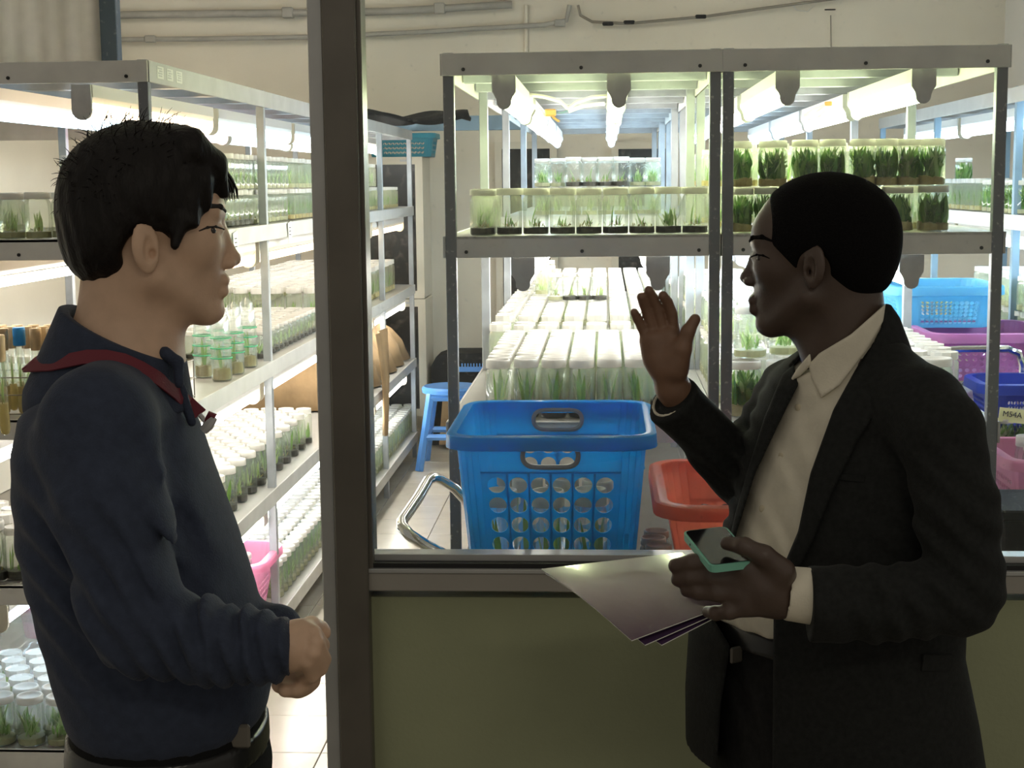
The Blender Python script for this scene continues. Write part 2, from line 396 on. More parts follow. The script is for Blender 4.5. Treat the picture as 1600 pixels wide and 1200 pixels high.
# ------------------------------------------------------------------ fluorescent battens
def cap_mesh(name, round_only, m):
    w, h1, r = .0285, .045, .0175
    if round_only:
        poly = [(-.024, 0), (.024, 0), (.025, -.045)] + [(.025 * math.cos(a), -.062 - .025 * math.sin(a)) for a in np.linspace(0, math.pi, 9)] + [(-.025, -.045)]
    else:
        poly = [(-w, 0), (w, 0), (w, -.040), (w - .004, -.046), (r + .003, -.052), (r, -.060)] + [(r * math.cos(a), -.064 - r * math.sin(a)) for a in np.linspace(0, math.pi, 9)] + [(-r, -.060), (-r - .003, -.052), (-w + .004, -.046), (-w, -.040)]
    return MB().prism(poly, (0, 0, 0), (1, 0, 0), (0, 0, 1), (0, .010, 0)).mesh(name, m)
CAP = {('a'): cap_mesh('end_cap', False, M['cap']), ('b'): cap_mesh('end_cap', True, M['cap']), ('c'): cap_mesh('end_cap', True, M['ivory'])}
HOUS = {}
def batten(x, y0, ln, z, tube_m, label, group, cap='a', tr=.0145, far=False):
    o = empty('tube_light', (x, y0, z)); tag(o, label, 'tube light', group)
    k = round(ln, 3)
    if k not in HOUS:
        HOUS[k] = MB().prism([(-.026, 0), (.026, 0), (.027, -.030), (.016, -.043), (-.016, -.043), (-.027, -.030)], (0, .009, 0), (1, 0, 0), (0, 0, 1), (0, ln - .018, 0)).mesh('housing', M['housing'])
    inst('housing', HOUS[k], o)
    inst('end_cap', CAP[cap], o); inst('end_cap', CAP[cap], o, (0, ln - .010, 0))
    kt = (k, tube_m, tr)
    if kt not in HOUS:
        HOUS[kt] = MB().lathe([(tr, .011), (tr, ln - .011)], 14, M=Matrix.Rotation(-math.pi / 2, 3, 'X'), c=(0, 0, -.0625)).mesh('tube', M[tube_m], True)
    inst('tube', HOUS[kt], o)
    return o
ORD = ['first', 'second', 'third', 'fourth', 'fifth', 'sixth', 'seventh', 'eighth', 'ninth', 'tenth', 'eleventh', 'twelfth', 'thirteenth', 'fourteenth', 'fifteenth', 'sixteenth']
zT, z1, z2, z3, z4 = LV; NUMC = ORD
def capx(px, py): return float(at(px, py, 3.72)[0])
for (px, where) in ((787, 'left side under the middle rack top'), (967, 'right side under the middle rack top'), (1231, 'left side under the suit man rack top'), (1444, 'right side under the suit man rack top')):
    x = capx(px, 125)
    for i in range(4):
        batten(x, 3.72 + i * 1.06, .97 if i == 0 else 1.0, zT - .05, 'tube_green' if i == 0 else ('tube_white' if i == 1 else 'tube_blue'), f'fluorescent batten, {ORD[i]} from front on the {where}', 'battens under rack tops', 'a')
for (px, where) in ((817, 'left, under middle rack middle shelf'), (1028, 'right, under middle rack middle shelf'), (1425, 'shelf underside right of suit man')):
    x = capx(px, 410)
    for i in range(4):
        batten(x, 3.72 + i * 1.06, 1.0, z1 - .054, 'tube_white', f'fluorescent batten, {ORD[i]} from front on the {where}', 'battens under middle shelves', 'a')
xa = float(at(126, 140, 3.77)[0])
for (x, tms, where) in ((xa, ('tube_warm', 'tube_blue_dim', 'tube_blue_dim', 'tube_white'), 'near row under the top of the doorway rack'), (xa - .26, ('tube_blue_dim', 'tube_pink', 'tube_blue_dim', 'tube_white'), 'inner row under the top of the doorway rack')):
    for i in range(4):
        batten(x, 3.77 + i * 1.25, 1.20, zT - .054, tms[i], f'fluorescent batten, {ORD[i]} from the front, {where}', 'battens in the doorway rack', 'b' if i == 0 and x == xa else 'c', .018)
for li, (z, nm) in enumerate(((z1, 'upper'), (z2, 'second'), (z3, 'third'))):
    for (x, tm_, wh) in ((-1.170, 'tube_white' if li else 'tube_warm', 'aisle edge'), (-1.58, 'tube_white' if li != 2 else 'tube_blue', 'inner side')):
        for i in range(4):
            batten(x, 3.80 + i * 1.25, 1.20, z - .054, tm_, f'fluorescent batten, {ORD[i]} from front, {wh} under {nm} doorway-rack shelf', 'battens in the doorway rack', 'c', .013)
for li, (z, nm) in enumerate(((zT, 'top'), (z1, 'upper shelf'), (z2, 'lower shelf'))):
    for i in range(3):
        batten(1.52, 4.2 + i * 1.25, 1.2, z - .054, 'tube_blue', f'bluish fluorescent batten, {ORD[i]} from the front under {nm} of far-aisle rack', 'battens in the far-aisle rack', 'c', .016)
x = capx(1150, 410)
for (xx, wh) in ((.42, 'left'),):
    for i in range(4):
        batten(xx, 3.78 + i * 1.06, 1.0, z1 - .054, 'tube_blue', f'fluorescent batten, {ORD[i]} from the front under the shelf behind the suit man face', 'battens under middle shelves', 'a')
for i, (x, y) in enumerate(((-.75, 4.3), (-.75, 6.2), (-.75, 8.1), (1.15, 6.2), (1.15, 8.2), (-2.4, 8.2))):  # out-of-view battens added to brighten the back wall
    batten(x, y, 1.2, CEIL - .001, 'tube_fill', f'added fill batten on the back-room ceiling, {NUMC[i]} of six', 'added fill battens on the back-room ceiling', 'c', .018)
# wiring under the rack top
w = empty('light_wiring', (-.1, 4.4, 1.8))
for pts in ([(820, 147), (850, 151), (875, 158), (888, 170)], [(888, 170), (900, 160), (925, 152), (948, 150)], [(888, 174), (910, 166), (930, 163), (945, 162)], [(832, 165), (845, 172), (850, 182), (860, 184)]):
    part('cable', MB().tube([at(a, b, 4.45) for a, b in pts], .006, 6), M['white_cable'], w, smooth=True)
part('junction', MB().box(at(860, 176, 4.45), (.016, .012, .010), bev=.003), M['copper'], w)
part('cable', MB().tube([at(a, b, 4.45) for a, b in ((860, 178), (868, 186), (874, 190))], .004, 6), M['copper'], w)
part('cable', MB().tube([at(a, b, 4.45) for a, b in ((868, 176), (880, 176), (888, 172))], .003, 6), M['blue_lit_steel'], w)
tag(w, 'white cables joining at a brown junction under the middle rack top', 'wiring')
w = empty('light_wiring', (.8, 4.5, 1.8))
for pts in ([(1255, 180), (1270, 170), (1288, 164), (1296, 160)], [(1256, 182), (1275, 176), (1292, 163)], [(1262, 188), (1280, 182), (1296, 166)]):
    part('cable', MB().tube([at(a, b, 4.5) for a, b in pts], .004, 6), M['white_cable'], w, smooth=True)
part('junction', MB().box(at(1294, 162, 4.5), (.010, .010, .006), bev=.002), M['copper'], w)
tag(w, 'loose pale wires twisted together under the suit man rack top', 'wiring')

# ------------------------------------------------------------------ culture jars
JR, JH = .0305, .108
def jar_glass(m, r=JR, h=JH, n=16):
    return MB().lathe([(r * .93, .0005), (r, .005), (r, h * .72), (r * .96, h * .79), (r * .84, h * .84), (r * .83, h * .87)], n, cap=(True, False)).mesh('culture_jar', m, True)
def jar_lid(r=JR, h=JH, n=18):
    return MB().lathe([(r * .93, h * .855), (r * .955, h * .86), (r * .955, h * .975), (r * .92, h), (r * .80, h), (r * .785, h * .962)], n, cap=(True, True)).mesh('lid', M['lid'], True)
def disc_mesh(name, m, r, z0, z1, n=14, jag=0.0, rng=None):
    mb = MB(); vs = []; fs = []
    for (rr, z) in ((r * .95, z0), (r, z0 + .002), (r, z1)):
        for i in range(n):
            a = 2 * math.pi * i / n; j = (rng.uniform(-jag, jag) if (jag and z == z1) else 0)
            vs.append((rr * math.cos(a), rr * math.sin(a), z + j))
    vs.append((0, 0, z1 + jag * .8)); c = len(vs) - 1
    for k in range(2):
        for i in range(n): fs.append((k * n + i, k * n + (i + 1) % n, (k + 1) * n + (i + 1) % n, (k + 1) * n + i))
    for i in range(n): fs.append((2 * n + i, 2 * n + (i + 1) % n, c))
    fs.append(list(range(n))[::-1]); mb.add(vs, fs); return mb.mesh(name, m)
def blade(mb, base, ang, ln, wid, lean, curl, seg=4, rng=RNG, rmax=JR * .9):
    d = Vector((math.cos(ang), math.sin(ang), 0)); s = Vector((-d.y, d.x, 0)); p = Vector(base); th = lean; vs = []
    for k in range(seg + 1):
        t = k / seg; w = wid * (math.sin(math.pi * min(1, .18 + t * .82)) ** .8 if k < seg else .05)
        q = p.copy(); rr = math.hypot(q.x, q.y)
        if rr > rmax: q.x *= rmax / rr; q.y *= rmax / rr
        q.z = min(q.z, JH * .85); vs += [q - s * w, q + s * w]
        p = p + (d * math.sin(th) + Vector((0, 0, 1)) * math.cos(th)) * (ln / seg); th += curl / seg
    mb.add(vs, [(2 * k, 2 * k + 1, 2 * k + 3, 2 * k + 2) for k in range(seg)])
def plant_mesh(kind, seed):
    r = random.Random(seed); mb = MB(); z0 = .018
    mats = {'shoot': ['leaf', 'moss'], 'sprig': ['leaf', 'moss'], 'grass': ['leaf_pale', 'leaf'], 'dense': ['leaf', 'leaf_dark', 'leaf_pale', 'agar_brown'], 'pale': ['leaf_pale', 'moss']}[kind]
    def clump(n, h, w, mi, rad=.018, l0=.0, l1=.5):
        mb.cur = mi
        for _ in range(n):
            a = r.uniform(0, 6.28); q = r.uniform(0, rad)
            blade(mb, (q * math.cos(a), q * math.sin(a), z0 + r.uniform(-.002, .004)), r.uniform(0, 6.28), h * r.uniform(.5, 1.1), w * r.uniform(.7, 1.3), r.uniform(l0, l1), r.uniform(-.2, 1.0))
    if kind == 'shoot':
        clump(16, .016, .0014, 1, .024, .2, 1.2)
        mb.cur = 0
        for _ in range(r.choice((1, 2, 2, 3))):
            a = r.uniform(0, 6.28); blade(mb, (.006 * math.cos(a), .006 * math.sin(a), z0), a, r.uniform(.055, .072), r.uniform(.0042, .0065), r.uniform(.05, .30), r.uniform(-.1, .35), 5)
    elif kind == 'sprig':
        clump(26, .016, .0013, 1, .024, .2, 1.3); clump(7, .026, .0016, 0, .018)
        mb.cur = 0; blade(mb, (r.uniform(-.012, .012), r.uniform(-.01, .01), z0), r.uniform(0, 6.28), r.uniform(.035, .065), .0019, .12, .7, 5)
    elif kind == 'grass':
        clump(20, .045, .0022, 0); clump(14, .040, .0022, 1)
    elif kind == 'pale':
        clump(9, .045, .003, 0, .014); clump(12, .014, .002, 1, .02, .3, 1.3)
    else:
        z0 = .006; clump(14, .022, .004, 3, .024, .3, 1.4)
        z0 = .016; clump(30, .082, .0052, 0, .024, .0, .45); clump(26, .078, .0055, 1, .025, .0, .5); clump(14, .080, .0045, 2, .024, .0, .4)
        z0 = .045
        for mi in (0, 1, 0, 2): clump(9, .036, .006, mi, .025, .2, 1.2)
    return mb.mesh('plantlet', [M[x] for x in mats])
PL = {k: [plant_mesh(k, 100 * i + 11 * len(k)) for i in range(n)] for k, n in (('shoot', 7), ('sprig', 9), ('grass', 5), ('dense', 6), ('pale', 5))}
GLASS = {'clear': jar_glass(M['glass']), 'misty': jar_glass(M['glass_misty'])}
LID = jar_lid()
MED = {'black': disc_mesh('medium', M['agar_black'], JR * .955, .002, .017, 14, .0012, RNG), 'gel': disc_mesh('medium', M['agar_clear'], JR * .955, .002, .016), 'roots': disc_mesh('medium', M['agar_brown'], JR * .955, .002, .020, 14, .004, RNG)}
# low jars for the mass further back, written into one mesh
STUFF = []
def jar(x, y, z, plant, medium, label, group, glass='clear', sc=1.0, lid=True, sz=None):
    sx = sc if sz is None else sc; s3 = (sx, sx, (sz if sz is not None else sc) * RNG.uniform(.978, 1.0))
    o = inst('culture_jar', GLASS[glass], None, (x, y, z), RNG.uniform(0, 6.28), s3); tag(o, label, 'jar', group)
    if lid: inst('lid', LID, o)
    if medium: inst('medium', MED[medium], o)
    if plant: inst('plantlet', RNG.choice(PL[plant]), o, (0, 0, 0), RNG.uniform(0, 6.28))
    return o
def mass(x, y, z, green=0, sc=1.0, sz=None): STUFF.append((x, y, z, green, sc, (sz if sz is not None else sc) * RNG.uniform(.975, 1.0)))
NUM = ORD
# --- middle rack, middle shelf: front row on black medium
zj = z1 + .0005
for i in range(9):
    px = 734 + 41.4 * (i + .5); x = at(px, 360, 3.76)[0]
    jar(x, 3.762 + RNG.uniform(-.002, .002), zj, 'sprig' if i != 7 else 'grass', 'black', f'wide jar on black medium, {NUM[i]} from left in front row of middle shelf', 'black-medium jars, front row of the middle shelf', 'misty', (1.045, 1.0)[0])
for rr in range(1, 4):
    for i in range(9): mass(at(734 + 41.4 * (i + .5), 360, 3.76)[0], 3.762 + .066 * rr, zj, 2 if rr < 3 else 1, 1.04)
xb0, xb1 = at(835, 290, 6.0)[0], at(1033, 290, 6.0)[0]
for rr in range(3):
    for i in range(8):
        xx = xb0 + (xb1 - xb0) * (i + .5) / 8
        mass(xx, 6.0 + .066 * rr, zj, 1)
        if rr == 0:
            hi = 2 <= i <= 5
            jar(xx, 6.0 - (.05 if hi else 0), zj + .109 + (.0 if hi else -.0), 'grass' if not hi else 'sprig', 'black' if hi else 'gel', f'{"dark-based" if hi else "green"} jar, {NUM[i]} from left in the stacked row far back on middle shelf', 'stacked jars far back on the middle shelf', sc=1.02 if not hi else 1.05)
        else: mass(xx, 6.0 + .066 * rr, zj + .109, 1)
for i in range(2, 6): mass(xb0 + (xb1 - xb0) * (i + .5) / 8, 5.93, zj, 1)
# --- middle rack, lower shelf: the big block
zj = z2 + .0005
for rr in range(12):
    for i in range(7):
        px = 757 + 43.4 * (i + .5); x = at(px, 630, 3.78)[0]
        jar(x, 3.785 + .0665 * rr, zj, 'shoot' if rr < 2 else 'grass', 'black' if rr < 3 else 'gel', f'white-lidded jar, {NUM[i]} from left in the {NUM[rr]} row of block behind blue basket', 'block of jars on the lower shelf behind the blue basket', 'clear' if rr < 2 else 'misty', 1.05, sz=1.36)
for rr in range(18):
    for i in range(8):
        x = -.325 + .0745 * i
        mass(x, 4.72 + .0715 * rr + (.12 if rr > 1 else 0), zj, 1, 1.12, 1.42 if rr > 1 else 1.36)
for rr in range(22):
    for i in range(8): mass(-.325 + .0745 * i, 6.22 + .0715 * rr, zj, 1, 1.12, 1.42)
for i in range(4):
    x = at(868 + 23 * i, 455, 5.6)[0]
    jar(x, 5.6, zj + .153, 'pale', 'gel' if i == 0 else 'black', f'dark-based jar, {NUM[i]} from left of four standing on top of other lids', 'four jars standing on lids far along the lower shelf', sc=.93)
for i in range(5): mass(at(848 + 9 * (i % 2), 440 - 6 * i, 5.9 + .2 * i)[0], 5.9 + .2 * i, zj + .153, 1, .95)
# --- suit-man rack, middle shelf: dense green jars in two layers
zj = z1 + .0005
lowx = [1160, 1195, 1240, 1288, 1337, 1385, 1412 - 8, 1458]
for i, px in enumerate((1159, 1196, 1243, 1293, 1343, 1402, 1457)):
    x = at(px, 360, 3.79)[0]
    jar(x, 3.79, zj, 'dense', 'roots', f'jar packed with green plants, {NUM[i]} from left in bottom layer behind suit man head', 'bottom layer of dense green jars', sc=1.24 if i not in (0, 1) else .94, sz=1.0)
    mass(x, 3.875, zj, 3, 1.2, 1.0); mass(x, 3.96, zj, 3, 1.2, 1.0)
for i, (px, s) in enumerate(((1156, 1.0), (1207, 1.18), (1257, 1.08), (1300, 1.08), (1347, 1.08), (1384, .93), (1418, .95), (1455, 1.06))):
    x = at(px, 290, 3.80)[0]
    jar(x, 3.80, zj + .1085, 'dense', 'roots', f'jar packed with green plants, {NUM[i]} from left in the top layer above suit man head', 'top layer of dense green jars', sc=s, sz=1.05)
    mass(x + .02, 3.885, zj + .1085, 3, 1.0, 1.0)
for i in range(9): mass(.31 + .0 + .065 * i, 4.2, zj, 3); mass(.31 + .065 * i, 4.2, zj + .1085, 3)
for i in range(4):
    for rr in range(5): mass(.315 + .066 * i, 4.3 + .3 * rr, zj, 3); mass(.315 + .066 * i, 4.3 + .3 * rr, zj + .1085, 3)
# --- suit-man rack, lower shelf: big jars in steps
zj = z2 + .0005
for i, px in enumerate((1162, 1222, 1285, 1345, 1405, 1465, 1500)):
    x = at(px, 640, 3.80)[0]
    if i != 6: jar(x, 3.80 if i < 3 else 3.84, zj, 'dense' if i < 2 else 'grass', 'roots' if i < 2 else 'gel', f'big grassy jar, {NUM[i]} from left on lower shelf behind the suit man', 'big grassy jars on the lower shelf', sc=1.42, sz=1.28)
    if i < 5: jar(x + (.02 if i < 4 else -.05), 3.86 + .06 * i, zj + .139, 'grass', 'gel', f'big grassy jar, {NUM[i]} from left in the second tier behind suit man', 'second tier of big grassy jars', sc=1.36, sz=1.22)
for rr in range(40):
    for i in range(8):
        xx, yy = .325 + .079 * i, 4.02 + .0835 * rr
        mass(xx, yy, zj, 1, 1.22, 1.26)
        if i > 4 and rr % 2 == 0 and rr < 8: continue
for rr in range(20):
    for i in range(3): mass(.33 + .08 * i, 4.3 + .085 * rr, zj + .137, 1, 1.2, 1.0)
# --- doorway rack
zj = z1 + .0005
for rr in range(12):                        # upper shelf, edge row along the aisle and front row
    y = 3.80 + .068 * rr
    if rr == 0:
        for i in range(6): jar(-1.76 + .068 * i, y, zj, 'pale', 'gel', f'misty jar, {NUM[i]} from the left frame edge on the doorway rack upper shelf', 'front jars on the doorway rack upper shelf', 'misty', 1.08)
    for i in range(6, 9) if rr == 0 else range(9): mass(-1.76 + .068 * i, y, zj, 1, 1.06)
for rr in range(13):
    y = 4.72 + .068 * rr
    jar(-1.178, y, zj, 'sprig', 'black' if rr < 5 else 'gel', f'dim jar, {NUM[rr]} from the front in lower layer along the aisle edge of upper shelf', 'lower layer at the aisle edge of the upper shelf', 'misty', 1.06)
    jar(-1.176, y + .02, zj + .115, 'grass', 'gel', f'green jar, {NUM[rr]} from the front in upper layer along the aisle edge of upper shelf', 'upper layer at the aisle edge of the upper shelf', 'clear', 1.04)
    for i in range(1, 8): mass(-1.178 - .068 * i, y, zj, 1, 1.06); mass(-1.178 - .068 * i, y, zj + .115, 1, 1.04)
for rr in range(42):
    y = 5.66 + .07 * rr
    mass(-1.176, y, zj, 3, 1.05); mass(-1.246, y, zj, 3, 1.05)
    if rr < 30: mass(-1.176, y + .02, zj + .115, 1, 1.04); mass(-1.246, y, zj + .115, 3, 1.04)
zj = z2 + .0005                             # second shelf: short jars then tall ones behind
for rr in range(14):
    y = 5.12 + .075 * rr
    for i in range(1 if rr > 3 else 2):
        jar(-1.182 - .073 * i, y, zj, 'pale', 'black', f'short dark-based jar, {NUM[rr]} from the front in {"aisle" if i == 0 else "second"} row beyond the bagged bottles', 'short jars beyond the bagged bottles', 'clear', 1.12, sz=.86)
    for i in range(1 if rr > 3 else 2, 8): mass(-1.175 - .073 * i, y, zj, 2, 1.12, .86)
for rr in range(32):
    y = 6.22 + .073 * rr
    for i in range(8): mass(-1.20 - .073 * i, y, zj, 3 if i < 2 else 1, 1.1, 1.55)
for rr in range(8):
    for i in range(3): mass(-1.55 - .07 * i, 4.6 + .07 * rr, zj, 3, 1.1, 1.5)
for i in range(4): mass(-1.72 + .075 * i, 4.05, zj, 3, 1.2, 1.2)
zj = z3 + .0005                             # third shelf
for rr in range(31):
    y = 3.83 + .0695 * rr
    for i in range(7):
        x = -1.185 - .0695 * i - .035 * (rr % 2)
        if i < 3 and 12 <= rr < 28: jar(x, y, zj, 'pale' if RNG.random() < .7 else 'shoot', 'black', f'tall jar, {NUM[i]} from aisle in {NUM[rr - 12]} visible row of third doorway-rack shelf', 'tall jars on the third doorway-rack shelf', 'clear', 1.06, sz=1.30)
        else: mass(x, y, zj, 2, 1.06, 1.30)
for i in range(3):
    for rr in range(4):
        f = jar if rr == 0 else None
        if f: jar(-1.585 - .075 * i, 3.80, zj, 'shoot', 'black', f'tall jar, {NUM[i]} left of navy shirt in front of third shelf', 'front jars left of the navy shirt', 'clear', 1.1, sz=1.5)
        else: mass(-1.585 - .075 * i, 3.80 + .075 * rr, zj, 2, 1.1, 1.5)
zj = z4 + .0005                             # bottom shelf
for rr in range(24):
    y = 5.25 + .074 * rr
    for i in range(8):
        if i < 2 and rr < 12:
            jar(-1.175 - .074 * i, y, zj, 'grass', 'gel', f'green jar, {NUM[i]} from the aisle in {NUM[rr]} row of bottom doorway-rack shelf', 'green jars on the bottom doorway-rack shelf', 'clear', 1.13, sz=1.22)
        else: mass(-1.175 - .074 * i, y, zj, 1, 1.13, 1.22)
for rr in range(28):
    for i in range(4): mass(-1.175 - .074 * i, 7.05 + .074 * rr, zj, 1, 1.13, 1.3)
for rr in range(2):
    for i in range(6):
        jar(-1.745 + .079 * i + .04 * (rr % 2), 3.80 + .074 * rr, zj, 'grass', 'gel', f'greenish jar, {NUM[i]} from the frame edge in {NUM[rr]} row at bottom left', 'greenish jars at the bottom left', 'clear', 1.17, sz=1.22)
for rr in range(2, 6):
    for i in range(7): mass(-1.745 + .079 * i + .04 * (rr % 2), 3.80 + .074 * rr, zj, 1, 1.17, 1.22)
# --- far-aisle rack
zj = z1 + .0005
for i in range(7): jar(1.44, 5.42 + .075 * i, zj, 'dense', 'gel', f'green jar, {NUM[i]} from the front along upper shelf edge of far-aisle rack', 'green jars on the far-aisle rack upper shelf', 'clear', 1.15, sz=1.1)
jar(1.46, 6.42, zj + .1, 'dense', 'gel', 'single green jar standing highest on the far-aisle rack', None, 'clear', 1.15, sz=1.0)
for lz, n, g in ((z1, 30, 1), (z2, 36, 1), (z3, 36, 1)):
    for rr in range(n):
        for i in range(7): mass(1.445 + .078 * i, 4.45 + .078 * rr if lz != z1 else 6.0 + .078 * (rr % 24), lz + .0005, g if i else 3, 1.18, 1.15)
for rr in range(20):
    for i in range(3): mass(1.445 + .078 * i, 4.5 + .078 * rr, z2 + .125, 1, 1.15, 1.1)

def build_mass():
    n = 10; r, h = JR, JH
    def ring(rr, z): return [(rr * math.cos(2 * math.pi * i / n), rr * math.sin(2 * math.pi * i / n), z) for i in range(n)]
    V = ring(r, .002) + ring(r, h * .78) + ring(r * .84, h * .86)                    # glass 0..3n
    V += ring(r * .955, h * .86) + ring(r * .94, h) + ring(r * .80, h * .968)         # lid 3n..6n
    V += ring(r * .94, .003) + ring(r * .94, .018)                                   # medium 6n..8n
    F = []; MI = []
    for a, b, m in ((0, 1, 0), (1, 2, 0), (3, 4, 1), (4, 5, 1), (6, 7, 2)):
        for i in range(n): F.append((a * n + i, a * n + (i + 1) % n, b * n + (i + 1) % n, b * n + i)); MI.append(m)
    caps = [([5 * n + i for i in range(n)], 1), ([7 * n + i for i in range(n)], 2)]
    core = []                                                                        # ragged leaf blades
    rg = random.Random(5); mb = MB()
    for _ in range(12): blade(mb, (rg.uniform(-.018, .018), rg.uniform(-.018, .018), .016), rg.uniform(0, 6.28), rg.uniform(.03, .062), rg.uniform(.002, .0042), rg.uniform(0, .5), rg.uniform(-.2, .8), 2)
    bl_v = np.array(mb.v); bl_f = np.array(mb.f)
    V = np.array(V); F = np.array(F); MI = np.array(MI)
    av = []; q4 = []; m4 = []; cap_f = []; cap_m = []; base = 0
    allj = np.array([q[:3] for q in STUFF] + [tuple(o.location) for o in COL.objects if o.name.startswith('culture_jar') and o.type == 'MESH' and o.parent is None])
    for (x, y, z, g, sc, sz) in STUFF:
        d = allj - np.array([x, y, z]); nb = (np.abs(d[:, 2]) < .03) & (np.abs(d[:, 0]) < .12) & (np.abs(d[:, 1]) < .12); d = d[nb]
        near = ((d[:, 1] < -.04) & (np.abs(d[:, 0]) < .05)).any(); lf = ((d[:, 0] < -.04) & (np.abs(d[:, 1]) < .05)).any(); rt = ((d[:, 0] > .04) & (np.abs(d[:, 1]) < .05)).any()
        if near and lf and rt:                      # walled in by its neighbours: only the lid can be seen
            a = 0; VV = V[3 * n:6 * n] * np.array([sc, sc, sz]) + np.array([x, y, z]); av.append(VV)
            q4.append(F[2 * n:4 * n] - 3 * n + base); m4.append(np.full(2 * n, 1)); cap_f.append([2 * n + i + base for i in range(n)]); cap_m.append(1)
            base += 3 * n; continue
        a = RNG.uniform(0, 6.28); c, s = math.cos(a), math.sin(a); S = np.array([sc, sc, sz])
        VV = np.vstack([V, bl_v]) * S; R = np.array([[c, s, 0], [-s, c, 0], [0, 0, 1]])
        av.append(VV @ R + np.array([x, y, z]))
        q4.append(F + base); mm = MI.copy(); med = {0: 2, 1: 2, 2: 3, 3: 4}[g]; mm[MI == 2] = med; m4.append(mm)
        q4.append(bl_f + len(V) + base); m4.append(np.full(len(bl_f), {0: 5, 1: 6, 2: 5, 3: 5}[g]))
        for f, m in caps: cap_f.append([i + base for i in f]); cap_m.append(1 if m == 1 else med)
        base += len(VV)
    faces = [tuple(map(int, f)) for f in np.vstack(q4)] + cap_f
    me = bpy.data.meshes.new('culture_jars'); me.from_pydata(np.vstack(av).tolist(), [], faces)
    for k in ('glass_misty', 'lid', 'agar_clear', 'agar_black', 'agar_brown', 'leaf', 'leaf_pale'): me.materials.append(M[k])
    me.polygons.foreach_set('material_index', list(map(int, np.concatenate(m4))) + cap_m); me.update()
    o = bpy.data.objects.new('culture_jars', me); link(o)
    tag(o, 'mass of further white-lidded culture jars filling the racks behind the nearer ones', 'jars', kind='stuff')
build_mass()

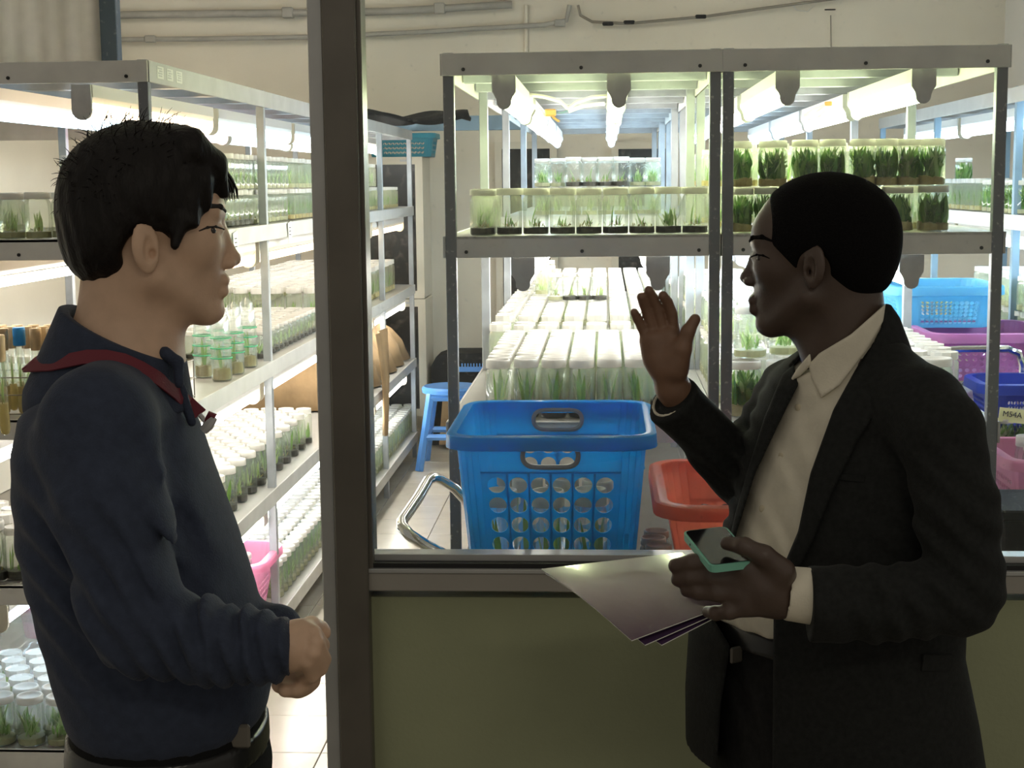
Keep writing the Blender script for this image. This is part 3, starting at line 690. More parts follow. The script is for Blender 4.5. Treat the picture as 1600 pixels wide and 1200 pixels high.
# ------------------------------------------------------------------ baskets
def basket(label, cx, cy, z0, h, top, bot, m, rz=0.0, nh=(6, 5), nside=(7, 5), hole=.021, band=(.10, .36), slot=True, rim=.016, square=False, r=.05, group=None, ribs=True, rim_m=None):
    """tapered basket with round holes in its walls; origin at the middle of its bottom"""
    o = empty('basket', (cx, cy, z0), rz); tag(o, label, 'basket', group)
    def pos(pc, t, v, off=0.0):
        w = bot[0] + (top[0] - bot[0]) * v; d = bot[1] + (top[1] - bot[1]) * v; rr = r * (.8 + .2 * v)
        side, isc = pc // 2, pc % 2
        if not isc:
            a, b = w / 2 - rr, d / 2 - rr
            x, y, nx, ny = ((-a + 2 * a * t, -d / 2, 0, -1), (w / 2, -b + 2 * b * t, 1, 0), (a - 2 * a * t, d / 2, 0, 1), (-w / 2, b - 2 * b * t, -1, 0))[side]
        else:
            a0 = -math.pi / 2 + side * math.pi / 2 + t * math.pi / 2; nx, ny = math.cos(a0), math.sin(a0)
            x = (1, 1, -1, -1)[side] * (w / 2 - rr) + rr * nx; y = (-1, 1, 1, -1)[side] * (d / 2 - rr) + rr * ny
        return (x + nx * off, y + ny * off, v * h)
    mb = MB()
    def plain(pc, t0, t1, v0, v1): mb.add([pos(pc, t0, v0), pos(pc, t1, v0), pos(pc, t1, v1), pos(pc, t0, v1)], [(0, 1, 2, 3)])
    def holed(pc, t0, t1, v0, v1, ru, rv, n=16, stadium=False):
        tc, vc = (t0 + t1) / 2, (v0 + v1) / 2; out = []; inn = []
        for i in range(n):
            a = 2 * math.pi * (i + .5) / n; c, s = math.cos(a), math.sin(a); k = 1 / max(abs(c), abs(s))
            out.append(pos(pc, tc + c * k * (t1 - t0) / 2, vc + s * k * (v1 - v0) / 2))
            if stadium: c2 = (1 if c > 0 else -1) * min(1, abs(c) ** .35); inn.append((tc + ru * c2 * (1 - .30 * abs(s) ** 6 * 0), vc + rv * s))
            elif square: inn.append((tc + ru * max(-1, min(1, c * k)), vc + rv * max(-1, min(1, s * k))))
            else: inn.append((tc + ru * c, vc + rv * s))
        # square corners of the cell
        ip = [pos(pc, *q) for q in inn]
        mb.add(out + ip, [(i, (i + 1) % n, n + (i + 1) % n, n + i) for i in range(n)])
        for (sx, sy) in ((1, 1), (-1, 1), (-1, -1), (1, -1)):
            q = [i for i in range(n)]
            a = math.atan2(sy, sx) % (2 * math.pi); i0 = int((a / (2 * math.pi) * n - .5) // 1) % n; i1 = (i0 + 1) % n
            mb.add([out[i0], pos(pc, tc + sx * (t1 - t0) / 2, vc + sy * (v1 - v0) / 2), out[i1]], [(0, 1, 2)])
        return inn
    vb0, vb1 = band; rows = nh[1]; slots = []
    for pc in range(8):
        if pc % 2:
            for q in range(5):
                for (a, b) in ((0, vb0), (vb0, vb1), (vb1, 1)): plain(pc, q / 5, (q + 1) / 5, a, b)
            continue
        n = nh[0] if pc in (0, 4) else nside[0]; L = (top[0] if pc in (0, 4) else top[1]) * .9 - 2 * r
        m0 = .03; cw = (1 - 2 * m0) / n
        plain(pc, 0, m0, vb0, vb1); plain(pc, 1 - m0, 1, vb0, vb1); plain(pc, 0, 1, 0, vb0)
        for i in range(n):
            for j in range(rows):
                holed(pc, m0 + cw * i, m0 + cw * (i + 1), vb0 + (vb1 - vb0) * j / rows, vb0 + (vb1 - vb0) * (j + 1) / rows, min(hole / L, cw * .44), min(hole / h, (vb1 - vb0) / rows * .44), 8 if square else 16)
        plain(pc, 0, 1, vb1, .80 if slot else 1)
        if slot:
            if pc in (0, 4):
                plain(pc, 0, .28, .80, 1); plain(pc, .72, 1, .80, 1)
                slots.append((pc, holed(pc, .28, .72, .80, .985, .195, .062, 24, True)))
                plain(pc, .28, .72, .985, 1)
            else: plain(pc, 0, 1, .80, 1)
    # floor of the basket
    mb.add([pos(pc, t, 0) for pc in range(8) for t in ((0,) if pc % 2 == 0 else (0, .33, .66))], [list(range(16))[::-1]])
    b = mb.build('body', m, o)
    sol = b.modifiers.new('wall_thickness', 'SOLIDIFY'); sol.thickness = .0026; sol.offset = 0
    # rim swept round the top
    ring = [(pc, t) for pc in range(8) for t in ((0, .5) if pc % 2 == 0 else (0, .2, .4, .6, .8))]
    prof = [(-.001, h - .002), (-.001, h + .003), (rim * .6, h + .0045), (rim, h + .001), (rim + .002, h - .026), (rim - .002, h - .027), (rim - .004, h - .004), (.003, h - .004)]
    vs = []; fs = []; k = len(prof); q = len(ring)
    for (pc, t) in ring:
        for (off, z) in prof:
            p = pos(pc, t, 1, off); vs.append((p[0], p[1], z))
    for i in range(q):
        for a in range(k): fs.append((i * k + a, ((i + 1) % q) * k + a, ((i + 1) % q) * k + (a + 1) % k, i * k + (a + 1) % k))
    part_local('rim', MB().add2(vs, fs), rim_m or m, o, True)
    for (pc, inn) in slots:
        pts = [pos(pc, t, v, .0005) for t, v in inn]
        part_local('handle_grip', MB().tube(pts, .0055, 6, closed=True), M['grey_plastic'], o, True)
    if ribs:
        for pc in (0, 4):
            n = nh[0]; cw = (1 - .06) / n
            for i in range(1, n):
                t = .03 + cw * i
                part_local('rib', MB().tube([pos(pc, t, vb0 * .4, .001), pos(pc, t, vb1 + .01, .001)], .0022, 5), m, o)
        for pc in (0, 2, 4, 6):
            part_local('ledge', MB().tube([pos(pc, tt, vb1 + .015, .0015) for tt in (0, .5, 1)], .002, 5), m, o)
    return o
def _add2(s, vs, fs): s.add(vs, fs); return s
MB.add2 = _add2
def part_local(name, mb, m, parent, smooth=False): return mb.build(name, m, parent, smooth=smooth)

# trolley in front of the racks
ZT = .715
tro = empty('trolley', (.35, 3.28, 0)); tag(tro, 'chrome-handled trolley carrying the blue and red baskets', 'trolley')
part('tray', MB().box((.26, 3.285, ZT - .012), (.57, .32, .010), bev=.003), M['steel'], tro)
part('lower_tray', MB().box((.26, 3.285, .22), (.57, .32, .010), bev=.003), M['steel'], tro)
for x in (-.29, .81):
    for y in (2.985, 3.585):
        part('leg', MB().tube([(x, y, .06), (x, y, ZT - .02)], .012, 8), M['chrome'], tro, smooth=True)
        part('wheel', MB().lathe([(.035, -.012), (.04, -.008), (.04, .008), (.035, .012)], 14, c=(x, y, .04), M=Matrix.Rotation(math.pi / 2, 3, 'X')), M['black'], tro)
hp = [(735, 790, 3.50), (712, 764, 3.50), (690, 750, 3.50), (676, 746, 3.49), (668, 752, 3.46), (652, 780, 3.32), (636, 803, 3.20), (628, 815, 3.13), (629, 824, 3.10), (640, 836, 3.08), (665, 852, 3.07), (700, 870, 3.07), (730, 888, 3.07)]
part('handle', MB().tube([at(*q) for q in hp] , .0125, 12), M['chrome'], tro, smooth=True)
bx = float(at(862, 720, 3.31)[0])
basket('big blue laundry basket with round holes on the trolley', bx + .006, 3.315, ZT + .001, .374, (.392, .49), (.325, .42), M['blue'], 0.0, (6, 6), (8, 6), .0168, (.11, .785), True, .020, r=.048)
for i, (dx, dy) in enumerate(((-.05, .02), (.03, .02), (.105, .0), (-.10, -.10), (.0, -.11), (.09, -.10), (-.09, .12), (.02, .12))):
    jar(bx - .005 + dx, 3.32 + dy, ZT + .004, 'shoot', 'black', f'jar lying among others inside the blue basket, {NUM[i]} counted from its near side' if False else f'tall jar standing inside the blue laundry basket, {NUM[i]} of eight', 'jars in the blue basket', 'clear', 1.2, sz=2.2)
rx = float(at(1120, 760, 3.3)[0])
basket('coral red laundry basket on the trolley beside the blue one', rx + .085, 3.30, ZT + .001, .235, (.40, .50), (.32, .42), M['red'], 0.0, (5, 3), (6, 3), .015, (.06, .62), True, .026, r=.06)
for i in range(6):
    jar(rx + .03 + .075 * (i % 3), 3.20 + .085 * (i // 3), ZT + .004, None, 'gel', f'lidded jar inside the coral red basket, {NUM[i]} of six', 'jars in the red basket', 'misty', 1.15, sz=1.5)
for i in range(6):
    xx = float(at(1018 + 7 * (i % 2), 860, 3.05 + .0)[0])
    jar(xx + .012 - .0 * i, 3.03 + .072 * i, ZT + .001, None, 'gel', f'lidded jar on the trolley between the baskets, {NUM[i]} from the glass', 'jars between the baskets on the trolley', 'misty', .98, sz=1.02)

# aisle trolley with stacked baskets on the far side
AT = empty('trolley', (1.25, 4.9, 0)); tag(AT, 'chrome-railed trolley with mauve and light blue baskets in far aisle', 'trolley')
for z in (.93,): part('tray', MB().box((1.185, 4.95, z - .01), (.20, .42, .008), bev=.002), M['steel'], AT)
pts = [at(1452, 549, 4.62), at(1500, 546, 4.62), at(1575, 545, 4.62), at(1592, 552, 4.62), at(1598, 570, 4.62), at(1598, 600, 4.62), at(1598, 700, 4.62)]
part('rail', MB().tube(pts, .011, 8), M['chrome'], AT, smooth=True)
part('rail', MB().tube([at(1452, 599, 4.62), at(1500, 598, 4.62), at(1600, 595, 4.62)], .009, 8), M['chrome'], AT, smooth=True)
for x in (1.0, 1.37):
    for y in (4.55, 5.35): part('leg', MB().tube([(x, y, 0), (x, y, .92)], .011, 8), M['chrome'], AT)
c = at(1462, 535, 5.15); basket('light blue basket stacked highest in the far aisle', c[0], 5.15, c[2] + .066, .130, (.33, .40), (.28, .34), M['sky'], .0, (12, 6), (10, 6), .006, (.08, .66), False, .016, True, r=.06, ribs=False)
c2 = at(1540, 590, 4.85); basket('mauve pink basket under the light blue one, behind chrome rail', c2[0] - .01, 4.93, c2[2], .15, (.36, .44), (.32, .38), M['mauve'], .0, (10, 5), (8, 5), .006, (.08, .66), False, .02, True, r=.06, ribs=False)
c3 = at(1588, 655, 4.55); basket('royal blue basket with yellow note at the right edge', c3[0], 4.45, c3[2], .13, (.28, .24), (.25, .2), M['navy'], .0, (10, 5), (8, 5), .006, (.08, .66), False, .02, True, r=.05, ribs=False)
c4 = at(1600, 790, 4.1); basket('pink basket full of jars at the lower right edge', c4[0] + .04, 4.02, c4[2], .165, (.26, .34), (.22, .28), M['pink'], .0, (10, 4), (10, 4), .007, (.08, .66), False, .02, True, r=.05, ribs=False)
for i in range(6): jar(c4[0] + .0 + .075 * (i % 2), 3.93 + .075 * (i // 2), c4[2] + .004, 'pale', 'gel', f'jar in the pink basket at lower right edge, {NUM[i]} of six', 'jars in the pink basket at the right edge', 'clear', 1.1, sz=1.75)
for i in range(4): jar(at(1562 + 39 * i, 705, 4.35)[0], 4.33, at(1570, 705, 4.33)[2], 'dense', 'gel', f'green jar, {NUM[i]} from left under the royal blue basket', 'green jars under the royal blue basket', 'clear', 1.1, sz=.9)
st = empty('crate_stand', (1.2, 4.3, 0)); tag(st, 'low steel stand holding the jars and baskets at the right edge', 'stand')
zz = float(at(1570, 705, 4.33)[2])
part('top', MB().box((1.22, 4.40, zz - .006), (.17, .20, .005)), M['steel'], st)
part('shelf', MB().box((1.22, 4.04, c4[2] - .006), (.17, .18, .005)), M['steel'], st)
for x in (1.06, 1.38):
    for y in (3.88, 4.2, 4.58): part('leg', MB().box((x, y, .28 if y < 4.1 else (zz - .012) / 2), (.010, .010, .28 if y < 4.1 else (zz - .012) / 2)), M['steel'], st)
part('riser', MB().box((1.22, 4.46, (zz + c3[2]) / 2), (.16, .03, (c3[2] - zz) / 2 - .002)), M['steel'], st)
bk = at(1580, 830, 3.55)
b = MB().box((bk[0] + .06, 3.55, .40), (.10, .12, at(1580, 795, 3.45)[2] / 2 - .02 + .02), bev=.01)
kb = empty('speckled_box', (bk[0] + .06, 3.55, 0)); tag(kb, 'black speckled box standing behind the glass at the right edge', 'box')
hz_ = at(1580, 795, 3.45)[2]
part('body', MB().box((bk[0] + .06, 3.55, hz_ / 2 - .01), (.11, .12, hz_ / 2 - .01), bev=.006), M['black'], kb)
part('lid', MB().box((bk[0] + .06, 3.55, hz_ - .012), (.114, .124, .012), bev=.004), M['black'], kb)
# yellow note with handwriting
nn = at(1586, 650, 4.30); no = empty('paper_note', tuple(nn)); tag(no, 'pale yellow handwritten note taped to the royal blue basket', 'note')
part('sheet', MB().box(at(1588, 650, 4.30), (.048, .0008, .020), M=Matrix.Rotation(math.radians(6), 3, 'Y')), M['note'], no)
def text(parent, body, loc, size, m, rot=(math.pi / 2, 0, 0), name='lettering'):
    cu = bpy.data.curves.new(name, 'FONT'); cu.body = body; cu.size = size; cu.extrude = .0003; cu.materials.append(m)
    t0_ = bpy.data.objects.new(name, cu); link(t0_); bpy.context.view_layer.update()
    me = bpy.data.meshes.new_from_object(t0_.evaluated_get(bpy.context.evaluated_depsgraph_get())); bpy.data.objects.remove(t0_)
    t = bpy.data.objects.new(name, me); link(t); t.location = loc; t.rotation_euler = rot
    if parent: t.parent = parent; t.matrix_parent_inverse = parent_inv(parent)
    return t
text(no, 'M54A', tuple(at(1566, 650, 4.297)), .022, M['ink'], (math.pi / 2, math.radians(7), 0))
pass #bpy.data.objects[[k for k in bpy.data.objects.keys() if k.startswith('basket')][-3]] if False else None, '', (0, -5, -5), .01, M['ink']) if False else None

# ------------------------------------------------------------------ back of the room
def cabinet(label, px0, px1, y0, y1, Y, lab):
    a, b = at(px0, y0, Y), at(px1, y1, Y); x0, x1, zt, zb = a[0], b[0], a[2], b[2]; o = empty('cabinet', ((x0 + x1) / 2, Y, zb)); tag(o, label, 'cabinet')
    part('body', MB().box(((x0 + x1) / 2, Y + .20, (zt + zb) / 2), ((x1 - x0) / 2, .19, (zt - zb) / 2), bev=.004), M['cream'], o)
    t = .045
    d = part('door_frame', MB().box((x0 + t / 2, Y, (zt + zb) / 2), (t / 2, .012, (zt - zb) / 2)).box((x1 - t / 2, Y, (zt + zb) / 2), (t / 2, .012, (zt - zb) / 2)).box(((x0 + x1) / 2, Y, zt - t / 2), ((x1 - x0) / 2 - t, .012, t / 2)).box(((x0 + x1) / 2, Y, zb + t / 2), ((x1 - x0) / 2 - t, .012, t / 2)), M['cream'], o)
    part('dark_pane', MB().box(((x0 + x1) / 2, Y + .004, (zt + zb) / 2), ((x1 - x0) / 2 - t, .004, (zt - zb) / 2 - t)), M['darkglass'], o)
    part('handle', MB().box((x1 - t * 1.6, Y - .016, (zt + zb) / 2 + .02), (.012, .006, .035), bev=.003), M['black'], o)
    part('nameplate', MB().box((x1 - .10, Y - .013, zt - .022), (.035, .001, .006)), M['cap'], o)
    return o, (x0, x1, zt, zb)
_, (qa, qb, qz, _z) = cabinet('tall cream cabinet with dark glass door, upper of two stacked', 560, 664, 246, 466, 9.25, '')
cabinet('cream cabinet with dark glass door, lower of two stacked', 560, 668, 468, 650, 9.25, '')
basket('teal basket lying on top of the cream cabinets', float(at(630, 240, 9.4)[0]), 9.42, qz + .002, .135, (.40, .30), (.36, .26), M['teal'], .0, (12, 3), (8, 3), .010, (.1, .7), False, .012, True, r=.04, ribs=False)
def framed(name, px0, px1, y0, y1, n):
    a, b = at(px0, y0, BACK - .03), at(px1, y1, BACK - .03); x0, x1, zt, zb = a[0], b[0], a[2], max(.02, b[2])
    o = empty(name, ((x0 + x1) / 2, BACK - .03, zb)); o['kind'] = 'structure'; t = .045
    part('jamb', MB().box((x0 + t / 2, BACK - .03, (zt + zb) / 2), (t / 2, .028, (zt - zb) / 2)), M['cream'], o)
    part('jamb', MB().box((x1 - t / 2, BACK - .03, (zt + zb) / 2), (t / 2, .028, (zt - zb) / 2)), M['cream'], o)
    part('head', MB().box(((x0 + x1) / 2, BACK - .03, zt - t / 2), ((x1 - x0) / 2 - t, .028, t / 2)), M['cream'], o)
    part('dark_pane', MB().box(((x0 + x1) / 2, BACK - .02, (zt + zb) / 2), ((x1 - x0) / 2 - t, .012, (zt - zb) / 2 - .02)), M['darkglass'], o)
framed('door_1', 773, 873, 222, 640, 1)
framed('door_2', 955, 1050, 222, 640, 2)
# steel beam across the aisle, black sheet on the doorway rack
tag(MB().box((-.7, 8.935, zT - .045 + .085), (.75, .012, .042), bev=.003).build('steel_beam', M['blue_lit_steel']), 'blue-lit grey steel beam spanning the aisle between rack tops', 'beam')
mb = MB(); vs = []; fs = []; nx = 20
for i in range(nx + 1):
    for j in range(4):
        t = i / nx; x = -1.35 + .60 * t; vs.append((x, 8.1 + .25 * j / 3 + .35 * t, zT + .004 + .03 + .025 * math.sin(t * 7 + j) + .02 * (j % 2)))
for i in range(nx):
    for j in range(3): fs.append((i * 4 + j, i * 4 + j + 1, i * 4 + j + 5, i * 4 + j + 4))
mb.add(vs, fs); bs = mb.build('plastic_sheet', M['black'], smooth=True); sm = bs.modifiers.new('t', 'SOLIDIFY'); sm.thickness = .02
tag(bs, 'crumpled black plastic sheet on top of the doorway rack far end', 'sheet')
# blue stool
sx, sy = float(at(703, 612, 8.55)[0]), 8.62; so = empty('stool', (sx, sy, 0)); tag(so, 'blue plastic stool standing at the end of the aisle', 'stool')
part('seat', MB().lathe([(.155, .425), (.165, .43), (.168, .452), (.155, .465), (.14, .462), (.05, .46)], 24, c=(sx, sy, 0)), M['stool'], so, smooth=True)
for (ax, ay) in ((-1, -1), (1, -1), (1, 1), (-1, 1)):
    q = .105; w_ = .17
    part('leg', MB().tube([(sx + ax * q, sy + ay * q, .43), (sx + ax * (q + w_) / 2, sy + ay * (q + w_) / 2, .22), (sx + ax * w_, sy + ay * w_, .002)], [.026, .024, .026], 6), M['stool'], so, smooth=True)
for (a0, a1) in (((-1, -1), (1, -1)), ((-1, 1), (1, 1)), ((-1, -1), (-1, 1)), ((1, -1), (1, 1))):
    part('stretcher', MB().tube([(sx + a0[0] * .14, sy + a0[1] * .14, .19), (sx + a1[0] * .14, sy + a1[1] * .14, .19)], .019, 6), M['stool'], so)
    part('apron', MB().tube([(sx + a0[0] * .11, sy + a0[1] * .11, .41), (sx + a1[0] * .11, sy + a1[1] * .11, .41)], .022, 6), M['stool'], so)
# black case behind the stool
bc = empty('storage_case', (float(at(730, 600, 9.4)[0]), 9.4, 0)); tag(bc, 'black rounded case with blue comb strip behind the stool', 'case')
x0, x1 = at(672, 600, 9.4)[0], at(800, 600, 9.4)[0]; zt = at(700, 550, 9.4)[2]
part('shell', MB().prism([(0, 0), (x1 - x0, 0), (x1 - x0, zt - .08), (x1 - x0 - .03, zt - .02), (x1 - x0 - .09, zt), (.12, zt), (.05, zt - .025), (.02, zt - .08)], (x0, 9.3, .004), (1, 0, 0), (0, 0, 1), (0, .3, 0)), M['black'], bc)
cb = part('comb_strip', MB().box(at(742, 577, 9.29), (.10, .006, .015)), M['stool'], bc)
for i in range(10): part('comb_tooth', MB().box(at(722 + 4.6 * i, 571, 9.288), (.004, .005, .012)), M['stool'], bc)
tag(MB().prism([(0, 0), (.20, 0), (.19, .30), (.12, .36), (.03, .33)], tuple(at(686, 690, 9.15) - np.array([.0, 0, .02])), (1, 0, 0), (0, 0, 1), (0, .12, 0)).build('sack', M['cloth_brown']), 'brown sack standing in shade behind the stool legs', 'sack')

# brown cloths draped over goods on the third shelf of the doorway rack
def cloth(label, y0, y1, h, seed, x1=-1.13, x0=-1.75, drop=.0):
    r = random.Random(seed); nx, ny = 18, 34; vs = []; fs = []
    for i in range(nx + 1):
        for j in range(ny + 1):
            u, v = i / nx, j / ny; x = x0 + (x1 - x0) * u; y = y0 + (y1 - y0) * v
            e = min(u * 5, (1 - u) * 4.0, v * 9, (1 - v) * 9, 1.0); e = max(0, e) ** .6
            z = z3 + .006 + h * e * (.86 + .09 * math.sin(9 * v + seed) + .07 * math.sin(5 * u + 3 * v))
            z += .012 * math.sin(26 * u + 14 * v * (1 + .3 * u)) * e
            x += .018 * math.sin(31 * v + 2 * u) * (1 if u > .8 else .2) - (.02 if u > .8 else 0)
            vs.append((x, y, z))
    for i in range(nx):
        for j in range(ny): a = i * (ny + 1) + j; fs.append((a, a + ny + 1, a + ny + 2, a + 1))
    o = MB().add2(vs, fs).build('cloth_cover', M['cloth_brown'], smooth=True); s_ = o.modifiers.new('t', 'SOLIDIFY'); s_.thickness = .006; s_.offset = 1
    return tag(o, label, 'cloth')
cloth('brown cloth draped over goods on third doorway-rack shelf, beside the mullion', 6.75, 7.32, .27, 2)
cloth('brown cloth with hanging folds on the third shelf, seen through the glass', 7.35, 8.8, .29, 5)
# a hanging corner of the far cloth
pts = [(-1.10, 7.42, z3 + .30), (-1.09, 7.45, z3 + .12), (-1.088, 7.46, z3 - .05), (-1.09, 7.44, z3 - .22)]
mb = MB(); vs = []; fs = []
for k, p in enumerate(pts):
    w_ = (.16, .10, .05, .02)[k]
    for j in range(5): vs.append((p[0] + .012 * math.sin(j * 2.1), p[1] + w_ * (j - 2) / 2, p[2]))
for k in range(3):
    for j in range(4): fs.append((k * 5 + j, k * 5 + j + 1, k * 5 + 5 + j + 1, k * 5 + 5 + j))
mb.add(vs, fs); hc = mb.build('cloth_strip', M['cloth_brown'], smooth=True); hc.modifiers.new('t', 'SOLIDIFY').thickness = .006
tag(hc, 'torn brown cloth strip hanging over the far edge of third shelf', 'cloth')

# ------------------------------------------------------------------ test tubes, wire racks, bagged bottles on the second shelf
zj = z2 + .001
TT = MB().lathe([(.004, .000), (.009, .003), (.0115, .010), (.0115, .150), (.0125, .152)], 12, cap=(True, False)).mesh('test_tube', M['glass'], True)
TG = MB().lathe([(.0035, .001), (.0085, .0035), (.0107, .010), (.0107, .055)], 12).mesh('gel', M['gel_tube'], True)
TC = MB().lathe([(.0128, .128), (.0135, .130), (.0150, .165), (.0145, .172)], 12).mesh('paper_cap', M['paper_cap'], True)
TB = MB().lathe([(.0154, .138), (.0158, .140), (.0158, .170), (.0150, .174)], 12).mesh('blue_cap', M['blue_tape'], True)
def ttube(x, y, z, label, group, cap='paper', tilt=(0, 0), sc=1.0):
    o = inst('test_tube', TT, None, (x, y, z), 0, (sc, sc, 1.28 * sc)); o.rotation_euler = (tilt[0], tilt[1], RNG.uniform(0, 6)); tag(o, label, 'test tube', group)
    inst('gel', TG, o); inst('cap', TC if cap == 'paper' else TB, o)
    inst('plantlet', RNG.choice(PL['pale']), o, (0, 0, .03), 0, (.32, .32, 1.4))
def wire_rack(label, x0, x1, y0, y1, z, h=.10):
    o = empty('wire_rack', ((x0 + x1) / 2, (y0 + y1) / 2, z)); tag(o, label, 'wire rack')
    for zz in (z + .006, z + .055, z + h):
        part('hoop', MB().tube([(x0, y0, zz), (x1, y0, zz), (x1, y1, zz), (x0, y1, zz)], .0018, 6, closed=True), M['wire'], o)
    for (x, y) in ((x0, y0), (x1, y0), (x1, y1), (x0, y1)): part('upright', MB().tube([(x, y, z), (x, y, z + h)], .0018, 6), M['wire'], o)
    for k in range(1, 4): part('crossbar', MB().tube([(x0 + (x1 - x0) * k / 4, y0, z + .006), (x0 + (x1 - x0) * k / 4, y1, z + .006)], .0015, 5), M['wire'], o)
wire_rack('wire rack of test tubes left of the navy shoulder', -1.78, -1.36, 3.80, 3.96, zj, .10)
wire_rack('wire rack of test tubes in front of the navy collar', -1.33, -1.132, 3.80, 4.14, zj, .105)
for j in range(3):
    for i in range(9):
        ttube(-1.755 + .043 * i, 3.83 + .05 * j, zj + .003, f'paper-capped test tube, {NUM[i]} from the left in {NUM[j]} row of shoulder rack' if not (j == 0 and i in (4, 6)) else f'blue-capped test tube, {"nearer to" if i == 4 else "beside"} the navy collar back', 'test tubes left of the navy shoulder', 'blue' if (j == 0 and i in (4, 6)) else 'paper')
for j in range(6):
    for i in range(4):
        ttube(-1.312 + .045 * i + .01 * (j % 2), 3.83 + .052 * j, zj + .003, f'straw-filled test tube, {NUM[i]} from left in {NUM[j]} row beside the collar', 'test tubes in front of the navy collar')
ttube(float(at(12, 640, 3.72)[0]) , 3.70, z2 - .03, 'long test tube with paper cap leaning outside the rack at frame edge', None, 'paper', (-.05, -.10), 1.15)
BG = MB().lathe([(.028, .0), (.031, .006), (.031, .10), (.030, .13), (.027, .17), (.020, .205), (.006, .222)], 14).mesh('clear_bag', M['bag'], True)
BB = MB().tube([(.0318 * math.cos(a), .0318 * math.sin(a), 0) for a in np.linspace(0, 2 * math.pi, 16)[:-1]], .0022, 6, closed=True).mesh('rubber_band', M['band'])
for i, (x, y) in enumerate(((-1.150, 4.86), (-1.150, 4.68), (-1.225, 4.76), (-1.150, 4.52), (-1.225, 4.60))):
    o = inst('bagged_bottle', jar_glass(M['glass'], .029, .12) if i == 0 else bpy.data.meshes['bagged_glass'], None, (x, y, zj)) if i else inst('bagged_bottle', jar_glass(M['glass'], .029, .12), None, (x, y, zj))
    if i == 0: o.data.name = 'bagged_glass'
    tag(o, f'bottle under a clear bag with green bands, {NUM[i]} of the five by test tubes', 'bottle', 'bagged bottles by the test tubes')
    inst('clear_bag', BG, o, (0, 0, .001)); inst('medium', MED['roots'], o, (0, 0, 0), 0, (.9, .9, 1.6))
    inst('plantlet', RNG.choice(PL['shoot']), o, (0, 0, .01), 1.0, (.9, .9, 1.3))
    for zb_ in (.068, .098, .128): inst('rubber_band', BB, o, (0, 0, zb_), 0, (1, 1, 1) if zb_ < .12 else (.97, .97, 1))
# paper tags hanging on the upper shelf edge
for i, (px, py, Y) in enumerate(((379, 380, 4.55), (446, 362, 5.35))):
    c = at(px, py, Y); c[0] = XL1 + .010
    o = empty('paper_tag', (c[0], Y, c[2])); tag(o, f'crumpled white paper tag hanging on upper shelf edge, {"nearer to" if i == 0 else "farther from"} the navy man', 'tag')
    part('slip', MB().box((c[0], Y, c[2]), (.001, .028, .034), M=Matrix.Rotation(.12, 3, 'X')), M['white_paper'], o)
    for q in range(3): part('scribble', MB().box((c[0] + .0013, Y - .002, c[2] + .014 - .012 * q), (.0004, .014, .0016)), M['ink'], o)
for i in range(3):
    yy = 3.84 + .085 * i
    o = empty('sticker', (XL1 + .0065, yy, zT - .024)); tag(o, f'small grey printed sticker on the rack top beam, {NUM[i]} from the corner', 'sticker', 'stickers on the doorway rack beam')
    part('backing', MB().box((XL1 + .0066, yy, zT - .024), (.0003, .028, .015)), M['white_paper'], o)
    for q in range(4): part('print', MB().box((XL1 + .0071, yy + RNG.uniform(-.006, .006), zT - .014 - .006 * q), (.0002, .012 + .006 * RNG.random(), .0017)), M['cap'], o)
# baskets and bag on the bottom shelf
zb4 = z4 + .001
basket('pink basket on the bottom shelf in front of the navy belly', -1.285, 5.00, zb4, .215, (.30, .34), (.22, .26), M['pink'], .0, (6, 5), (7, 5), .006, (.1, .66), False, .022, True, r=.06, ribs=False)
for i in range(4): jar(-1.31 + .075 * (i % 2), 4.94 + .09 * (i // 2), zb4 + .09, None, 'gel', f'clear lidded tub in the pink basket by navy belly, {NUM[i]} of four', 'tubs in the pink basket by the navy belly', 'misty', 1.15, sz=1.1)
basket('pink basket on the bottom shelf behind the navy back', float(at(85, 990, 4.75)[0]), 4.85, zb4, .27, (.26, .34), (.2, .26), M['pink'], .0, (6, 5), (7, 5), .006, (.1, .66), False, .022, True, r=.06, ribs=False)
bgm = MB(); vs = []; fs = []
for i in range(13):
    for j in range(16):
        a = 2 * math.pi * j / 16; t = i / 12; rr = .12 * math.sin(math.pi * (.08 + .86 * t)) ** .6 * (1 + .10 * math.sin(5 * a + 9 * t) + .06 * math.sin(9 * a - 13 * t))
        vs.append((-1.70 + rr * math.cos(a), 4.35 + rr * math.sin(a), zb4 + .002 + .19 * t))
for i in range(12):
    for j in range(16): fs.append((i * 16 + j, i * 16 + (j + 1) % 16, (i + 1) * 16 + (j + 1) % 16, (i + 1) * 16 + j))
fs.append(list(range(16))[::-1]); fs.append([12 * 16 + j for j in range(16)])
tag(bgm.add2(vs, fs).build('plastic_bag', M['bag'], smooth=True), 'crumpled clear plastic bag on the bottom shelf by the pink basket', 'bag')

# ------------------------------------------------------------------ people: smooth implicit bodies turned into meshes
def v3(p): return np.asarray(p, dtype=np.float64)
def cone(a, b, ra, rb, k=.012, op='u'):
    a, b = v3(a), v3(b); ab = b - a; L = float(ab @ ab) + 1e-12
    def f(P):
        t = np.clip(((P - a) @ ab) / L, 0, 1); q = P - a - t[:, None] * ab
        return np.sqrt((q * q).sum(1)) - (ra + (rb - ra) * t)
    return (f, k, op, np.minimum(a, b) - max(ra, rb), np.maximum(a, b) + max(ra, rb))
def ell(c, r, R=None, k=.012, op='u'):
    c = v3(c); r = v3(r); R = np.eye(3) if R is None else R
    def f(P):
        q = (P - c) @ R.T; k0 = np.sqrt(((q / r) ** 2).sum(1)); k1 = np.sqrt(((q / (r * r)) ** 2).sum(1)) + 1e-9
        return k0 * (k0 - 1) / k1
    m = r.max(); return (f, k, op, c - m, c + m)
